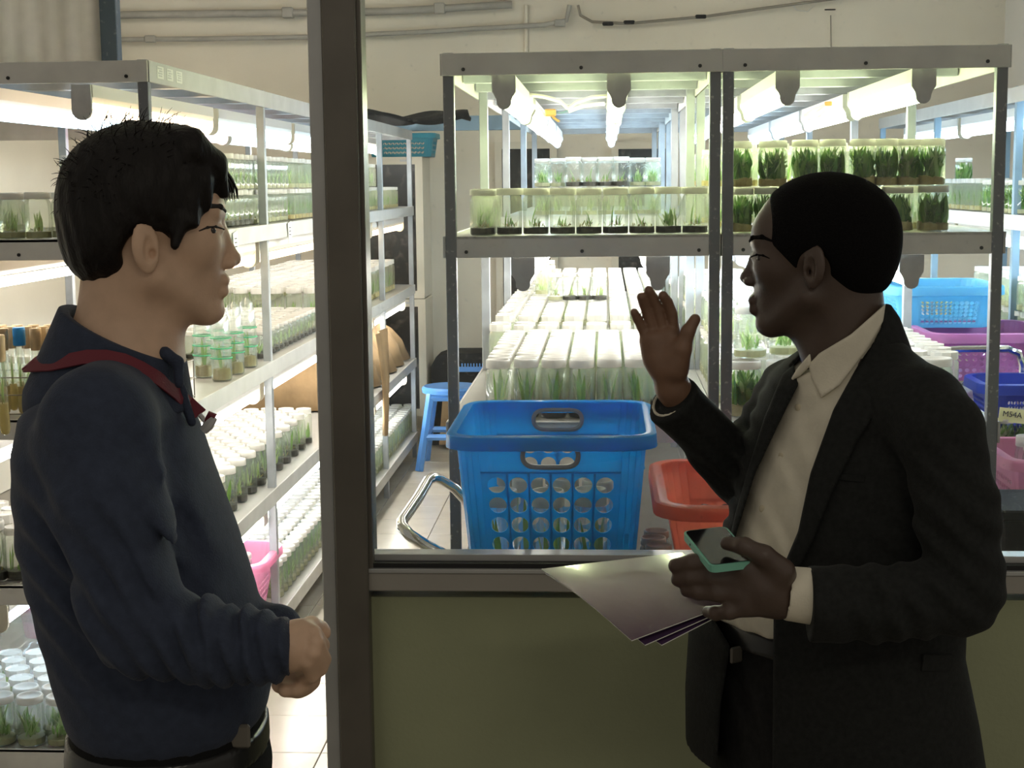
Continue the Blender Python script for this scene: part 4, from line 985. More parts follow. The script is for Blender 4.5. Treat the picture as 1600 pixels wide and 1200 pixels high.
def fn(f, k=.004, op='i', lo=None, hi=None): return (f, k, op, lo, hi)
def chain(pts, rs, k=.006, first=None):
    return [cone(pts[i], pts[i + 1], rs[i], rs[i + 1], first if (i == 0 and first) else k) for i in range(len(pts) - 1)]
def combine(prims, P, skip=None):
    d = np.full(len(P), 1.0)
    for i, (f, k, op, lo, hi) in enumerate(prims):
        if skip is not None and skip[i]: continue
        e = f(P)
        if op == 'd': d = d + e; continue
        if op == 's': e = -e
        if op == 'u':
            h = np.clip(.5 + .5 * (d - e) / k, 0, 1); d = d * (1 - h) + e * h - k * h * (1 - h)
        else:
            h = np.clip(.5 - .5 * (d - e) / k, 0, 1); d = d * (1 - h) + e * h + k * h * (1 - h)
    return d
def sdf_mesh(name, prims, vox, B=14, lo=None, hi=None, one=False):
    los = np.array([p[3] for p in prims if p[2] == 'u' and p[3] is not None]); his = np.array([p[4] for p in prims if p[2] == 'u' and p[4] is not None])
    lo = los.min(0) - .02 if lo is None else v3(lo); hi = his.max(0) + .02 if hi is None else v3(hi)
    nb = np.ceil((hi - lo) / (vox * B)).astype(int); S = vox * B; hd = S * math.sqrt(3) / 2
    g = np.stack(np.meshgrid(*[np.arange(n) for n in nb], indexing='ij'), -1).reshape(-1, 3)
    cen = lo + (g + .5) * S
    dd = combine(prims, cen); act = np.abs(dd) < hd * 1.8 + .02
    g = g[act]; cen = cen[act]
    E = np.stack([p[0](cen) for p in prims], 1)
    NXYZ = nb * B + 2
    loc = np.stack(np.meshgrid(*[np.arange(B + 1)] * 3, indexing='ij'), -1).reshape(-1, 3)
    co = [(0, 0, 0), (1, 0, 0), (0, 1, 0), (1, 1, 0), (0, 0, 1), (1, 0, 1), (0, 1, 1), (1, 1, 1)]
    ed = [(0, 1), (2, 3), (4, 5), (6, 7), (0, 2), (1, 3), (4, 6), (5, 7), (0, 4), (1, 5), (2, 6), (3, 7)]
    coa = np.array(co, float); keys = []; verts = []; edges = []
    def key(ix): return (ix[..., 0] + 1) + (ix[..., 1] + 1) * NXYZ[0] + (ix[..., 2] + 1) * NXYZ[0] * NXYZ[1]
    for bi in range(len(g)):
        skip = [(p[2] in 'us') and E[bi, j] > hd * 1.8 + 1.5 * p[1] + .006 for j, p in enumerate(prims)]
        if all(skip[j] for j, p in enumerate(prims) if p[2] == 'u'): continue
        base = g[bi] * B
        D = combine(prims, lo + (loc + base) * vox, skip).reshape(B + 1, B + 1, B + 1)
        s = D < 0
        if s.all() or not s.any(): continue
        cnt = sum(s[a:a + B, b:b + B, c:c + B].astype(np.int8) for a, b, c in co)
        ci = np.argwhere((cnt > 0) & (cnt < 8))
        if len(ci) == 0: continue
        V8 = np.stack([D[ci[:, 0] + a, ci[:, 1] + b, ci[:, 2] + c] for a, b, c in co], 1)
        acc = np.zeros((len(ci), 3)); num = np.zeros(len(ci))
        for (i, j) in ed:
            m = (V8[:, i] < 0) != (V8[:, j] < 0); t = np.where(m, V8[:, i] / (V8[:, i] - V8[:, j] + 1e-12), 0)
            acc += (coa[i] + (coa[j] - coa[i]) * t[:, None]) * m[:, None]; num += m
        verts.append(lo + (ci + base + acc / num[:, None]) * vox); keys.append(key(ci + base))
        for ax in range(3):
            sl = [slice(0, B)] * 3; s2 = list(sl); s2[ax] = slice(1, B + 1)
            A, Bv = s[tuple(sl)], s[tuple(s2)]; e = np.argwhere(A != Bv)
            if len(e): edges.append((ax, e + base, A[e[:, 0], e[:, 1], e[:, 2]]))
    keys = np.concatenate(keys); verts = np.concatenate(verts); o = np.argsort(keys); keys = keys[o]; verts = verts[o]
    quads = []
    for ax, e, sg in edges:
        a1, a2 = (ax + 1) % 3, (ax + 2) % 3; q = []; ok = np.ones(len(e), bool)
        for (d1, d2) in ((1, 1), (0, 1), (0, 0), (1, 0)):
            c = e.copy(); c[:, a1] -= d1; c[:, a2] -= d2; kk = key(c); ix = np.searchsorted(keys, kk); ix = np.minimum(ix, len(keys) - 1); ok &= keys[ix] == kk; q.append(ix)
        q = np.stack(q, 1); q[~sg] = q[~sg][:, ::-1]; quads.append(q[ok])
    Q = np.concatenate(quads)
    if one:
        lab = np.arange(len(verts))
        while True:
            m = lab[Q].min(1); nl = lab.copy()
            for c in range(4): np.minimum.at(nl, Q[:, c], m)
            nl = nl[nl]
            if (nl == lab).all(): break
            lab = nl
        big = np.bincount(lab).argmax(); Q = Q[lab[Q[:, 0]] == big]; use = np.unique(Q); mp_ = np.full(len(verts), -1); mp_[use] = np.arange(len(use)); verts = verts[use]; Q = mp_[Q]
    me = bpy.data.meshes.new(name); me.vertices.add(len(verts)); me.vertices.foreach_set('co', verts.astype(np.float32).ravel())
    me.loops.add(len(Q) * 4); me.loops.foreach_set('vertex_index', Q.astype(np.int32).ravel())
    me.polygons.add(len(Q)); me.polygons.foreach_set('loop_start', np.arange(0, len(Q) * 4, 4, dtype=np.int32))
    try: me.polygons.foreach_set('loop_total', np.full(len(Q), 4, np.int32))
    except Exception: pass
    me.polygons.foreach_set('use_smooth', np.ones(len(Q), bool)); me.update(calc_edges=True); me.validate()
    return me
def loft(rows, yaw, exps=2.0, k=.02, op='u', grow=0.0):
    """rows: (z, cx, cy, a forward, b sideways), any order"""
    rows = sorted(rows); Z = np.array([r[0] for r in rows]); T = np.array([r[1:] for r in rows]); c, s = math.cos(yaw), math.sin(yaw)
    def f(P):
        z = np.clip(P[:, 2], Z[0], Z[-1]); cx, cy, a, b = (np.interp(z, Z, T[:, i]) for i in range(4)); a = a + grow; b = b + grow
        x, y = P[:, 0] - cx, P[:, 1] - cy; u, v = x * c + y * s, -x * s + y * c
        q = ((np.abs(u) / a) ** exps + (np.abs(v) / b) ** exps) ** (1 / exps)
        return np.maximum((q - 1) * np.minimum(a, b), np.maximum(Z[0] - P[:, 2], P[:, 2] - Z[-1]))
    m = max(T[:, 2].max(), T[:, 3].max()) + grow
    return fn(f, k, op, np.array([T[:, 0].min() - m, T[:, 1].min() - m, Z[0]]), np.array([T[:, 0].max() + m, T[:, 1].max() + m, Z[-1]]))
def poly_px(poly, Yref, inside=True):
    """signed distance to an outline given in photo pixels, as a prism along the line of sight"""
    A = np.array(poly, float); Bn = np.roll(A, -1, 0)
    def f(P):
        x, y = projn(P); q = np.stack([x, y], 1); best = np.full(len(P), 1e18); ins = np.zeros(len(P), bool)
        for a, b in zip(A, Bn):
            ab = b - a; t = np.clip(((q - a) @ ab) / (ab @ ab), 0, 1); d = q - a - t[:, None] * ab; best = np.minimum(best, (d * d).sum(1))
            cr = ((a[1] > y) != (b[1] > y)) & (x < (b[0] - a[0]) * (y - a[1]) / (b[1] - a[1] + 1e-12) + a[0]); ins ^= cr
        d = np.sqrt(best) * Yref / FPX
        return np.where(ins, -d, d)
    return f
def boxpx(poly, Ya, Yb):
    q = np.array([at(x, y, Y) for x, y in poly for Y in (Ya, Yb)]); return q.min(0) - .01, q.max(0) + .01
def march(prims, px, py, Y0, Y1, n=160):
    Ys = np.linspace(Y0, Y1, n); P = np.array([at(px, py, y) for y in Ys]); d = combine(prims, P); i = np.argmax(d < 0) if (d < 0).any() else int(np.argmin(d))
    return P[i]

M['skin_a'] = mat('light_tan_skin', (.66, .44, .30), .5, var=.06, scale=40, bump=.06, bscale=300)
M['skin_b'] = mat('dark_brown_skin', (.085, .056, .042), .42, var=.10, scale=30, bump=.06, bscale=300)
M['skin_palm'] = mat('brown_palm_skin', (.21, .115, .07), .5, var=.1, scale=40)
M['hair_a'] = mat('dark_brown_hair', (.007, .005, .004), .5, spec=.25, stretch=(1, 1, .3), var=.3, scale=120, bump=.4, bscale=220)
M['hair_b'] = mat('cropped_black_hair', (.005, .0045, .0045), .85, spec=.1, var=.3, scale=300, bump=.6, bscale=500)
M['eye'] = mat('dark_eye', (.03, .022, .018), .15); M['brow'] = mat('eyebrow_hair', (.02, .015, .012), .7)
M['navy_shirt'] = mat('navy_shirt_cloth', (.040, .050, .080), .85, var=.12, scale=70, bump=.25, bscale=350, sheen=.10, spec=.2)
M['navy_lining'] = mat('maroon_lining', (.10, .02, .03), .8)
M['black_trousers'] = mat('black_trousers_cloth', (.009, .009, .009), .85, spec=.15, var=.15, scale=60, bump=.2, bscale=300)
M['belt'] = mat('black_leather', (.02, .02, .02), .28)
M['lanyard'] = mat('dark_red_ribbon', (.16, .018, .032), .7, bump=.2, bscale=500)
M['suit'] = mat('charcoal_suit_cloth', (.019, .020, .019), .85, var=.2, scale=120, bump=.25, bscale=500, sheen=.04, spec=.15)
M['suit_trousers'] = mat('charcoal_trousers', (.018, .018, .018), .85, spec=.15, var=.2, scale=90, bump=.2, bscale=400)
M['cream_shirt'] = mat('cream_shirt_cloth', (.84, .78, .63), .8, var=.05, scale=40, bump=.15, bscale=300, transl=.08)
M['button'] = mat('shirt_button', (.66, .58, .42), .35)
M['mint'] = mat('mint_phone_case', (.22, .56, .42), .45)
M['screen'] = mat('black_phone_screen', (.01, .01, .012), .08)
M['shoe'] = mat('black_shoe_leather', (.012, .012, .012), .35)

def head_prims(O, F, near, s=1.0, lips=1.0, nosew=1.0, ear_f=.012, ear_u=-.030, skull=(.102, .078, .090), skc=(.0, .032), nose_f=.120, chin=(.088, -.121), long=1.0, nose_u=0.0):
    F = v3(F); S = v3(near); U = np.array([0, 0, 1.0])
    H = lambda f, l, u: v3(O) + F * f * s + S * l * s + U * u * s * long
    R = np.stack([F, S, U])
    r = lambda *a: tuple(x * s for x in a)
    P = [ell(H(skc[0], 0, skc[1]), r(*skull), R), ell(H(.070, 0, .018), r(.036, .056, .036), R, .02), ell(H(.050, 0, -.035), r(.055, .058, .066), R, .025)]
    for e in (-1, 1):
        P += [ell(H(.058, e * .042, -.028), r(.034, .020, .026), R, .015), cone(H(.005, e * .054, -.070), H(chin[0] - .012, e * .014, chin[1] - .002), .018 * s, .015 * s, .03)]
    P += [ell(H(chin[0], 0, chin[1]), r(.0165, .020, .015), R, .014), ell(H(.072, 0, -.082), r(.034, .031, .030), R, .02)]
    for e in (-1, 1):
        P += [ell(H(.107, e * .033, -.012), r(.012, .015, .010), R, .012, 's'), ell(H(.089, e * .032, -.013), r(.0125, .014, .011), R, .005), cone(H(.098, e * .014, .010), H(.086, e * .046, .010), .0065 * s, .005 * s, .012)]
    P += [ell(H(.094, 0, -.034), r(.019, .015, .026), R, .012), cone(H(.100, 0, .000), H(nose_f - .004, 0, -.042 + nose_u), .0075 * s, .0105 * s, .008), ell(H(nose_f, 0, -.047 + nose_u), r(.0105, .0115 * nosew, .0095), R, .006)]
    for e in (-1, 1): P += [ell(H(nose_f - .011, e * .0125 * nosew, -.052 + nose_u), r(.0115, .0075 * nosew, .0075), R, .005)]
    P += [cone(H(.1035, -.017, -.0815), H(.1035, .017, -.0815), .0065 * lips * s, .0065 * lips * s, .006), cone(H(.1065, -.005, -.0805), H(.1065, .005, -.0805), .0050 * lips * s, .0050 * lips * s, .010)]
    P += [cone(H(.1015, -.014, -.0955), H(.1015, .014, -.0955), .0078 * lips * s, .0078 * lips * s, .006)]
    P += [cone(H(.1135, -.022, -.0882), H(.1135, .022, -.0882), .0022 * s, .0022 * s, .003, 's')]
    for e in (-1, 1):
        a = .30; Fe = F * math.cos(a) + S * (-e) * math.sin(a) * -1; Fe = F * math.cos(a) - S * e * math.sin(a); Se = S * e * math.cos(a) + F * math.sin(a); Re = np.stack([Fe, Se, U])
        P += [ell(H(ear_f, e * .079, ear_u), r(.0175, .0065, .0315), Re, .004), ell(H(ear_f - .008, e * .083, ear_u + .006), r(.013, .006, .027), Re, .004)]
        P += [ell(H(ear_f + .004, e * .0885, ear_u - .001), r(.0098, .0095, .0200), Re, .003, 's'), ell(H(ear_f + .007, e * .080, ear_u - .006), r(.0045, .008, .0065), Re, .002, 's')]
    return P, H, R

def surfp(prims, p, d, L=.09, n=150):
    d = v3(d) / np.linalg.norm(d); t = np.linspace(0, L, n); Q = v3(p) + t[:, None] * d; s_ = combine(prims, Q); i = np.where(s_ < 0)[0]
    return Q[i[-1]] if len(i) else v3(p)
def face_bits(prims, H, F, S, parent, browm):
    F, S = v3(F), v3(S)
    for e in (-1, 1):
        def on(l, u, up=0.0): return surfp(prims, H(.03, e * l * .5, u), F * .09 + S * e * l * .5 + np.array([0, 0, up]))
        me = sdf_mesh('eyebrow', chain([on(.030, .011), on(.055, .017), on(.080, .019), on(.102, .013)], [.0026, .0036, .0034, .0018], .003), .0014)
        o = bpy.data.objects.new('eyebrow', me); link(o, parent); me.materials.append(browm)
        me = sdf_mesh('eyelid_line', chain([on(.045, -.0125), on(.062, -.0085), on(.080, -.009), on(.094, -.013)], [.0013, .0017, .0016, .0010], .002), .0010)
        o = bpy.data.objects.new('eyelash', me); link(o, parent); me.materials.append(browm)
        q = on(.068, -.0135); MB().lathe([(.0002, -.0048), (.004, -.003), (.005, 0), (.004, .003), (.0002, .0048)], 10, c=tuple(q - F * .0035)).build('eye', M['eye'], parent, smooth=True)
# ---- man in navy shirt
pA = lambda x, y, Y=1.99: at(x, y, Y)
phi = math.radians(28); FA = (math.cos(phi), math.sin(phi), 0); NA = (math.sin(phi), -math.cos(phi), 0)
OA = pA(221, 345)
hp, HA, RA = head_prims(OA, FA, NA, 1.0, skc=(.0, .034), skull=(.101, .080, .089), nose_f=.1205, nose_u=-.007, chin=(.089, -.121), ear_f=-.010, ear_u=-.034)
neckA = [cone(HA(-.022, 0, -.06), pA(188, 575), .056, .064, .03), cone(HA(.03, 0, -.10), pA(215, 560), .030, .045, .03)]
core = chain([pA(188, 590), pA(200, 760), pA(250, 1050), pA(262, 1180, 2.0)], [.085, .085, .09, .09], .03)
shN, elN, wrN = pA(150, 655, 1.82), pA(195, 965, 1.775), pA(446, 1012, 1.795)
shF, elF, wrF = pA(200, 650, 2.17), pA(285, 955, 2.20), pA(432, 998, 1.99)
arms = chain([pA(180, 620, 1.95), shN, elN, wrN], [.05, .04, .034, .027], .02) + chain([pA(190, 620, 2.03), shF, elF, wrF], [.05, .04, .034, .026], .02)
legsA = []
for (hx, Yh, fx) in ((.0, -.085, -.02), (.0, .085, .04)):
    hip = pA(262, 1180, 2.0) + np.array([hx, Yh, -.02]); legsA += chain([hip, np.array([hip[0] + fx, hip[1], .48]), np.array([hip[0] + fx - .01, hip[1], .09])], [.07, .045, .035], .03)
handN = [cone(wrN, pA(468, 1010, 1.80), .025, .023, .01), cone(pA(460, 1000, 1.80), pA(484, 996, 1.805), .021, .013, .012), cone(pA(460, 1020, 1.80), pA(482, 1024, 1.81), .021, .013, .012)]
for (a, b, c, r0) in (((490, 990, 1.80), (503, 1008, 1.825), (499, 1032, 1.86), .0105), ((493, 1004, 1.79), (505, 1030, 1.815), (494, 1050, 1.855), .0108), ((489, 1020, 1.785), (500, 1044, 1.81), (482, 1060, 1.85), .0105), ((480, 1034, 1.785), (488, 1056, 1.805), (468, 1066, 1.84), .0095)):
    handN += chain([pA(*a), pA(*b), pA(*c)], [r0 * 1.02, r0 * .92, r0 * .8], .002, .005)
handN += chain([pA(470, 984, 1.81), pA(486, 978, 1.835), pA(500, 983, 1.85), pA(506, 989, 1.85)], [.013, .0115, .010, .009], .006, .012)
handF = [cone(wrF, pA(455, 1030, 1.90), .024, .024, .01), cone(pA(450, 1040, 1.89), pA(470, 1062, 1.86), .024, .017, .01)]
for (a, b, c, r0) in (((462, 1060, 1.86), (450, 1074, 1.84), (436, 1071, 1.83), .0105), ((470, 1062, 1.86), (466, 1077, 1.835), (446, 1078, 1.82), .0105), ((478, 1060, 1.86), (478, 1072, 1.835), (462, 1077, 1.82), .010), ((484, 1056, 1.87), (488, 1064, 1.84), (478, 1070, 1.825), .009)):
    handF += chain([pA(*a), pA(*b), pA(*c)], [r0, r0, r0 * .9], .004, .008)
pa = bpy.data.objects.new('person', sdf_mesh('person', hp + neckA + core + arms + legsA + handN + handF, .0028)); link(pa); pa.data.materials.append(M['skin_a'])
tag(pa, 'man in navy shirt with red lanyard, seen in profile, hands clasped', 'person')
# hair
hairA = [ell(HA(-.002, 0, .036), (.104, .0860, .090), RA), ell(HA(.018, 0, .060), (.082, .072, .064), RA, .02), ell(HA(-.052, 0, -.01), (.056, .074, .075), RA, .02)]
for l in (-.055, -.03, 0, .03, .055): hairA += chain([HA(.055, l, .092), HA(.088, l * .9, .072), HA(.113 - abs(l) * .22, l * .8, .032)], [.026, .014, .005], .01, .02)
hairA += [cone(HA(.050, .066, .05), HA(.049, .073, .0), .016, .011, .012), cone(HA(.050, -.066, .05), HA(.049, -.073, .0), .016, .011, .012), cone(HA(.07, .066, .05), HA(.072, .066, .012), .012, .004, .012), cone(HA(-.01, 0, .108), HA(.03, 0, .108), .016, .012, .012)]
hairA += [ell(HA(.105, 0, -.035), (.064, .13, .062), RA, .006, 's'), cone(HA(-.006, .10, -.042), HA(-.006, .065, -.042), .034, .032, .006, 's'), cone(HA(-.006, -.10, -.042), HA(-.006, -.065, -.042), .034, .032, .006, 's'), ell(HA(.05, 0, -.13), (.10, .12, .085), RA, .006, 's'), cone(HA(.036, .070, .0), HA(.026, .0775, -.030), .012, .006, .008), cone(HA(.036, -.070, .0), HA(.026, -.0775, -.030), .012, .006, .008), ell(HA(-.03, 0, -.175), (.12, .12, .085), RA, .006, 's')]
def hairn(P):
    q = P - OA; return .0007 * np.sin(q[:, 0] * 190 + 3 * np.sin(q[:, 2] * 60)) * np.sin(q[:, 1] * 170) + .0005 * np.sin(q[:, 2] * 60 + q[:, 0] * 340)
hairA.append(fn(hairn, 0, 'd'))
ho = bpy.data.objects.new('hair', sdf_mesh('hair', hairA, .003)); link(ho, pa); ho.data.materials.append(M['hair_a'])
mb = MB(); rg = random.Random(4)
for _ in range(420):
    th, ps = rg.uniform(-2.4, 1.1), rg.uniform(-1.1, 1.1)
    n_ = np.array([math.sin(th) * math.cos(ps), math.sin(ps), math.cos(th) * math.cos(ps)])
    if n_[2] < -.35: continue
    c = HA(n_[0] * .100, n_[1] * .082, .038 + n_[2] * .086); dr = (RA.T @ n_); p = c.copy(); L_ = rg.uniform(.012, .030) * (1.2 if n_[2] > .75 else .7); bend = np.array([rg.uniform(-.3, .9), rg.uniform(-.5, .5), rg.uniform(-.5, .2)])
    pts = []
    for k in range(5): pts.append(tuple(p)); d_ = dr * .55 + bend * (.35 + .18 * k); d_ = d_ / np.linalg.norm(d_); p = p + d_ * L_ / 4
    mb.tube(pts, [.0007, .0007, .0006, .0005, .0002], 3)
for _ in range(60):
    l = rg.uniform(-.05, .05); p = HA(.084 + rg.uniform(-.01, .010), l * .9, .080); pts = []
    for k in range(5): pts.append(tuple(p + RA.T @ np.array([.028 * math.sin(k * .42), 0, -.012 * k - .003 * rg.random() * k])))
    mb.tube(pts, [.0022, .002, .0016, .001, .0003], 4)
so_ = mb.build('hair_strands', M['hair_a'], pa); so_['kind'] = 'stuff'
face_bits(hp, HA, FA, NA, pa, M['brow'])
# shirt
sA = 1.99 / FPX
rows = []
for (y, c, h, b) in ((592, 180, 66, .085), (612, 172, 100, .135), (640, 168, 126, .175), (690, 174, 142, .190), (740, 182, 152, .192), (840, 204, 170, .184), (930, 229, 175, .178), (1020, 252, 174, .176), (1075, 262, 168, .174), (1105, 264, 160, .168), (1122, 264, 150, .160)):
    q = pA(c, y); rows.append((q[2], q[0], q[1], h * sA, b))
shirtT = [loft(rows, .08, 2.2, .02)]
def folds(cx, amp, fr, dirv):
    d0 = v3(dirv) / np.linalg.norm(dirv); c0 = v3(cx)
    def f(P):
        q = P - c0; t = q @ d0; w = np.exp(-((q * q).sum(1)) / .02); return amp * w * np.sin(t * fr + 5 * q[:, 2] + 3 * np.sin(q[:, 0] * 20))
    return fn(f, 0, 'd')
shirtA = shirtT + chain([pA(178, 628, 1.92), pA(152, 660, 1.835)], [.062, .062], .03) + chain([pA(185, 628, 2.06), pA(190, 655, 2.15)], [.062, .060], .03)
shirtA += chain([pA(152, 665, 1.830), pA(172, 780, 1.80), pA(205, 945, 1.775), pA(225, 985, 1.775)], [.062, .0665, .061, .056], .014, .040)
shirtA += chain([pA(215, 975, 1.775), pA(330, 1005, 1.78), pA(405, 1012, 1.79), pA(452, 1014, 1.795)], [.060, .050, .042, .0345], .012)
shirtA += chain([pA(190, 660, 2.15), pA(285, 945, 2.19), pA(360, 985, 2.10), pA(432, 985, 2.0)], [.058, .055, .047, .036], .014)
shirtA += [folds(pA(255, 900, 1.75), .006, 170, (1, 0, .7)), folds(pA(390, 1005, 1.75), .005, 260, (1, 0, .2)), folds(pA(120, 900, 1.80), .004, 120, (.6, 0, 1)), folds(pA(300, 760, 1.85), .003, 90, (1, 0, .3))]
wr_ax = (pA(460, 1014, 1.795) - pA(405, 1012, 1.79)); wr_ax /= np.linalg.norm(wr_ax); we = pA(455, 1013, 1.795)
shirtA += [fn(lambda P: np.where(np.abs(P[:, 1] - we[1]) < .06, (P - we) @ wr_ax, -1.0), .002, 'i')]
sh = bpy.data.objects.new('shirt', sdf_mesh('shirt', shirtA, .005)); link(sh, pa); sh.data.materials.append(M['navy_shirt'])
cut = v3((-.42, 0, 0)); 
c1, c2_ = pA(122, 486), pA(262, 552); nrm = np.array([-(c2_ - c1)[2], 0, (c2_ - c1)[0]]); nrm /= np.linalg.norm(nrm)
colA = [cone(pA(172, 625), pA(192, 455), .112, .070, .01), fn(lambda P: (P - c1) @ nrm, .004, 'i'), cone(pA(188, 600), pA(196, 440), .078, .0630, .004, 's'), fn(lambda P: (pA(170, 640)[2] - P[:, 2]), .004, 'i')]
o = bpy.data.objects.new('collar', sdf_mesh('collar', colA, .003)); link(o, sh); o.data.materials.append(M['navy_shirt'])
tipA = chain([pA(258, 552, 1.95), pA(278, 566, 1.945), pA(280, 600, 1.94)], [.009, .007, .006], .006) + chain([pA(262, 556, 1.97), pA(283, 612, 1.97), pA(300, 660, 1.97)], [.008, .007, .006], .006)
o = bpy.data.objects.new('collar_placket', sdf_mesh('collar_placket', tipA, .003)); link(o, sh); o.data.materials.append(M['navy_shirt'])
# trousers, belt
rowsT = []
for (y, h, b, dx) in ((1112, 152, .158, 0), (1150, 158, .165, 0), (1200, 166, .170, 2), (1290, 160, .172, 2)):
    q = pA(264 + dx, y); rowsT.append((q[2], q[0], q[1], h * sA, b))
hipz = rowsT[-1][0]
trA = [loft(rowsT, .08, 2.2, .02)]
for Yh in (-.085, .09):
    q = pA(264, 1260) + np.array([0, Yh, 0]); trA += chain([q, np.array([q[0] - .01, q[1], .50]), np.array([q[0] - .02, q[1], .06])], [.095, .075, .062], .03)
o = bpy.data.objects.new('trousers', sdf_mesh('trousers', trA, .007)); link(o, pa); o.data.materials.append(M['black_trousers'])
zb0 = pA(264, 1128)[2]
belt = [loft([(zb0 - .036, *rowsT[1][1:3], 158 * sA + .004, .169), (zb0, *rowsT[0][1:3], 153 * sA + .006, .164)], .08, 2.2)]
o = bpy.data.objects.new('belt', sdf_mesh('belt', belt, .004)); link(o, pa); o.data.materials.append(M['belt'])
bkp = pA(372, 1150, 1.90); MB().box(bkp, (.016, .004, .016), bev=.003).build('buckle', M['frame'], o)
for Yh in (-.085, .09):
    q = pA(264, 1260) + np.array([-.02, Yh, 0]); x0 = q[0]
    shp = [cone((x0 - .05, q[1], .045), (x0 + .16, q[1], .035), .045, .034, .02), cone((x0, q[1], .09), (x0, q[1], .05), .045, .045, .02), fn(lambda P: .004 - P[:, 2], .003, 'i')]
    s_ = bpy.data.objects.new('shoe', sdf_mesh('shoe', shp, .006)); link(s_, pa); s_.data.materials.append(M['shoe'])
# lanyard laid on the shirt
def ribbon(name, pts, wid, th, m, parent, up):
    mb = MB(); P_ = [v3(p) for p in pts]; vs = []
    for i, p in enumerate(P_):
        t = P_[min(i + 1, len(P_) - 1)] - P_[max(i - 1, 0)]; t /= np.linalg.norm(t); nn_ = v3(up[i] if isinstance(up, list) else up); sd = np.cross(t, nn_); sd /= np.linalg.norm(sd); nn_ = np.cross(sd, t)
        for (a, b) in ((-1, -1), (1, -1), (1, 1), (-1, 1)): vs.append(p + sd * a * wid + nn_ * b * th)
    fs = [(i * 4 + k, i * 4 + (k + 1) % 4, i * 4 + 4 + (k + 1) % 4, i * 4 + 4 + k) for i in range(len(P_) - 1) for k in range(4)] + [(3, 2, 1, 0), tuple(len(P_) * 4 - 4 + k for k in range(4))]
    return mb.add2(vs, fs).build(name, m, parent, smooth=True)
allA = shirtA[:-1] + colA[:1]
lan = empty('lanyard', tuple(pA(190, 565, 1.85))); tag(lan, 'dark red lanyard ribbon round the neck of the man in navy', 'lanyard')
near_p = []
for (x, y) in ((110, 566), (135, 561), (165, 561), (195, 567), (225, 580), (250, 595), (275, 615), (296, 634)):
    q = march(allA, x, y, 1.6, 2.05); near_p.append(q + np.array([0, -.004, .003]))
tail = [pA(44, 572, near_p[0][1] + .05), pA(62, 571, near_p[0][1] + .03), pA(85, 569, near_p[0][1] + .012)]
end = [pA(312, 648, near_p[-1][1] - .005), pA(318, 655, near_p[-1][1] - .006)]
def keep(o, p): o.parent = p; o.matrix_parent_inverse = parent_inv(p); return o
keep(ribbon('ribbon', tail + near_p + end[:1], .0105, .0011, M['lanyard'], None, (.15, -.75, .62)), lan)
keep(ribbon('ribbon', [pA(44, 572, near_p[0][1] + .05), pA(62, 556, near_p[0][1] + .08), pA(88, 538, near_p[0][1] + .12), pA(112, 520, near_p[0][1] + .15)], .0115, .0011, M['lanyard'], None, (-.5, -.6, .6)), lan)
keep(MB().tube([end[0], end[1], pA(322, 660, end[1][1])], .0035, 8).build('crimp', M['cap'], None, smooth=True), lan)
keep(MB().tube([pA(322, 660, end[1][1]), pA(330, 648, end[1][1]), pA(336, 652, end[1][1])], [.004, .006, .005], 8).build('clip_strap', M['lanyard'], None, smooth=True), lan)
keep(MB().tube([pA(334, 652, end[1][1]), pA(326, 664, end[1][1]), pA(318, 673, end[1][1])], [.006, .0075, .006], 8).build('clip', M['cap'], None, smooth=True), lan)

# ---- man in charcoal suit
YB = 2.38
pB = lambda x, y, Y=YB: at(x, y, Y)
ph2 = math.radians(24); FB = (-math.cos(ph2), math.sin(ph2), 0); NB = (-math.sin(ph2), -math.cos(ph2), 0)
OB = pB(1284, 388)
hpB, HB, RB = head_prims(OB, FB, NB, 1.0, lips=1.12, nosew=1.25, ear_f=-.010, ear_u=-.026, skull=(.110, .082, .088), skc=(-.008, .026), nose_f=.119, chin=(.086, -.119))
neckB = [cone(HB(-.035, 0, -.05), pB(1325, 560), .056, .064, .03), cone(HB(.03, 0, -.10), pB(1306, 565), .030, .038, .03)]
coreB = chain([pB(1330, 630, 2.40), pB(1325, 760, 2.40), pB(1310, 1000, 2.40), pB(1305, 1180, 2.40)], [.06, .075, .08, .08], .03)
sN, eN, wN = pB(1462, 650, 2.22), pB(1512, 926, 2.16), pB(1248, 926, 2.115)
sF, eF, wF = pB(1238, 615, 2.56), pB(1150, 745, 2.52), pB(1051, 606, 2.43)
armsB = chain([pB(1350, 610, 2.36), sN, eN, wN], [.05, .04, .034, .028], .02) + chain([pB(1300, 610, 2.42), sF, eF, wF], [.05, .04, .034, .027], .02)
legsB = []
for dv in ((-.07, .065), (.07, -.065)):
    hip = pB(1305, 1180, 2.40) + np.array([dv[0], dv[1], 0]); legsB += chain([hip, np.array([hip[0], hip[1], .48]), np.array([hip[0] + .01, hip[1], .09])], [.07, .045, .035], .03)
# near hand holding phone and papers
hN = [cone(wN, pB(1205, 922, 2.10), .026, .030, .012), cone(pB(1215, 905, 2.10), pB(1172, 890, 2.10), .027, .022, .012), cone(pB(1215, 938, 2.10), pB(1172, 938, 2.10), .027, .021, .012), cone(pB(1195, 915, 2.10), pB(1165, 914, 2.11), .030, .024, .012)]
for (pts, r0) in ((((1172, 888, 2.10), (1120, 878, 2.115), (1082, 880, 2.13), (1056, 884, 2.14)), .0135), (((1168, 908, 2.10), (1115, 902, 2.115), (1080, 902, 2.13), (1060, 905, 2.14)), .0135), (((1168, 928, 2.10), (1122, 926, 2.11), (1092, 924, 2.125), (1074, 922, 2.135)), .0125), (((1172, 950, 2.095), (1140, 956, 2.10), (1118, 958, 2.115), (1106, 956, 2.13)), .0105)):
    hN += chain([pB(*q) for q in pts], [r0, r0, r0 * .95, r0 * .82], .005, .010)
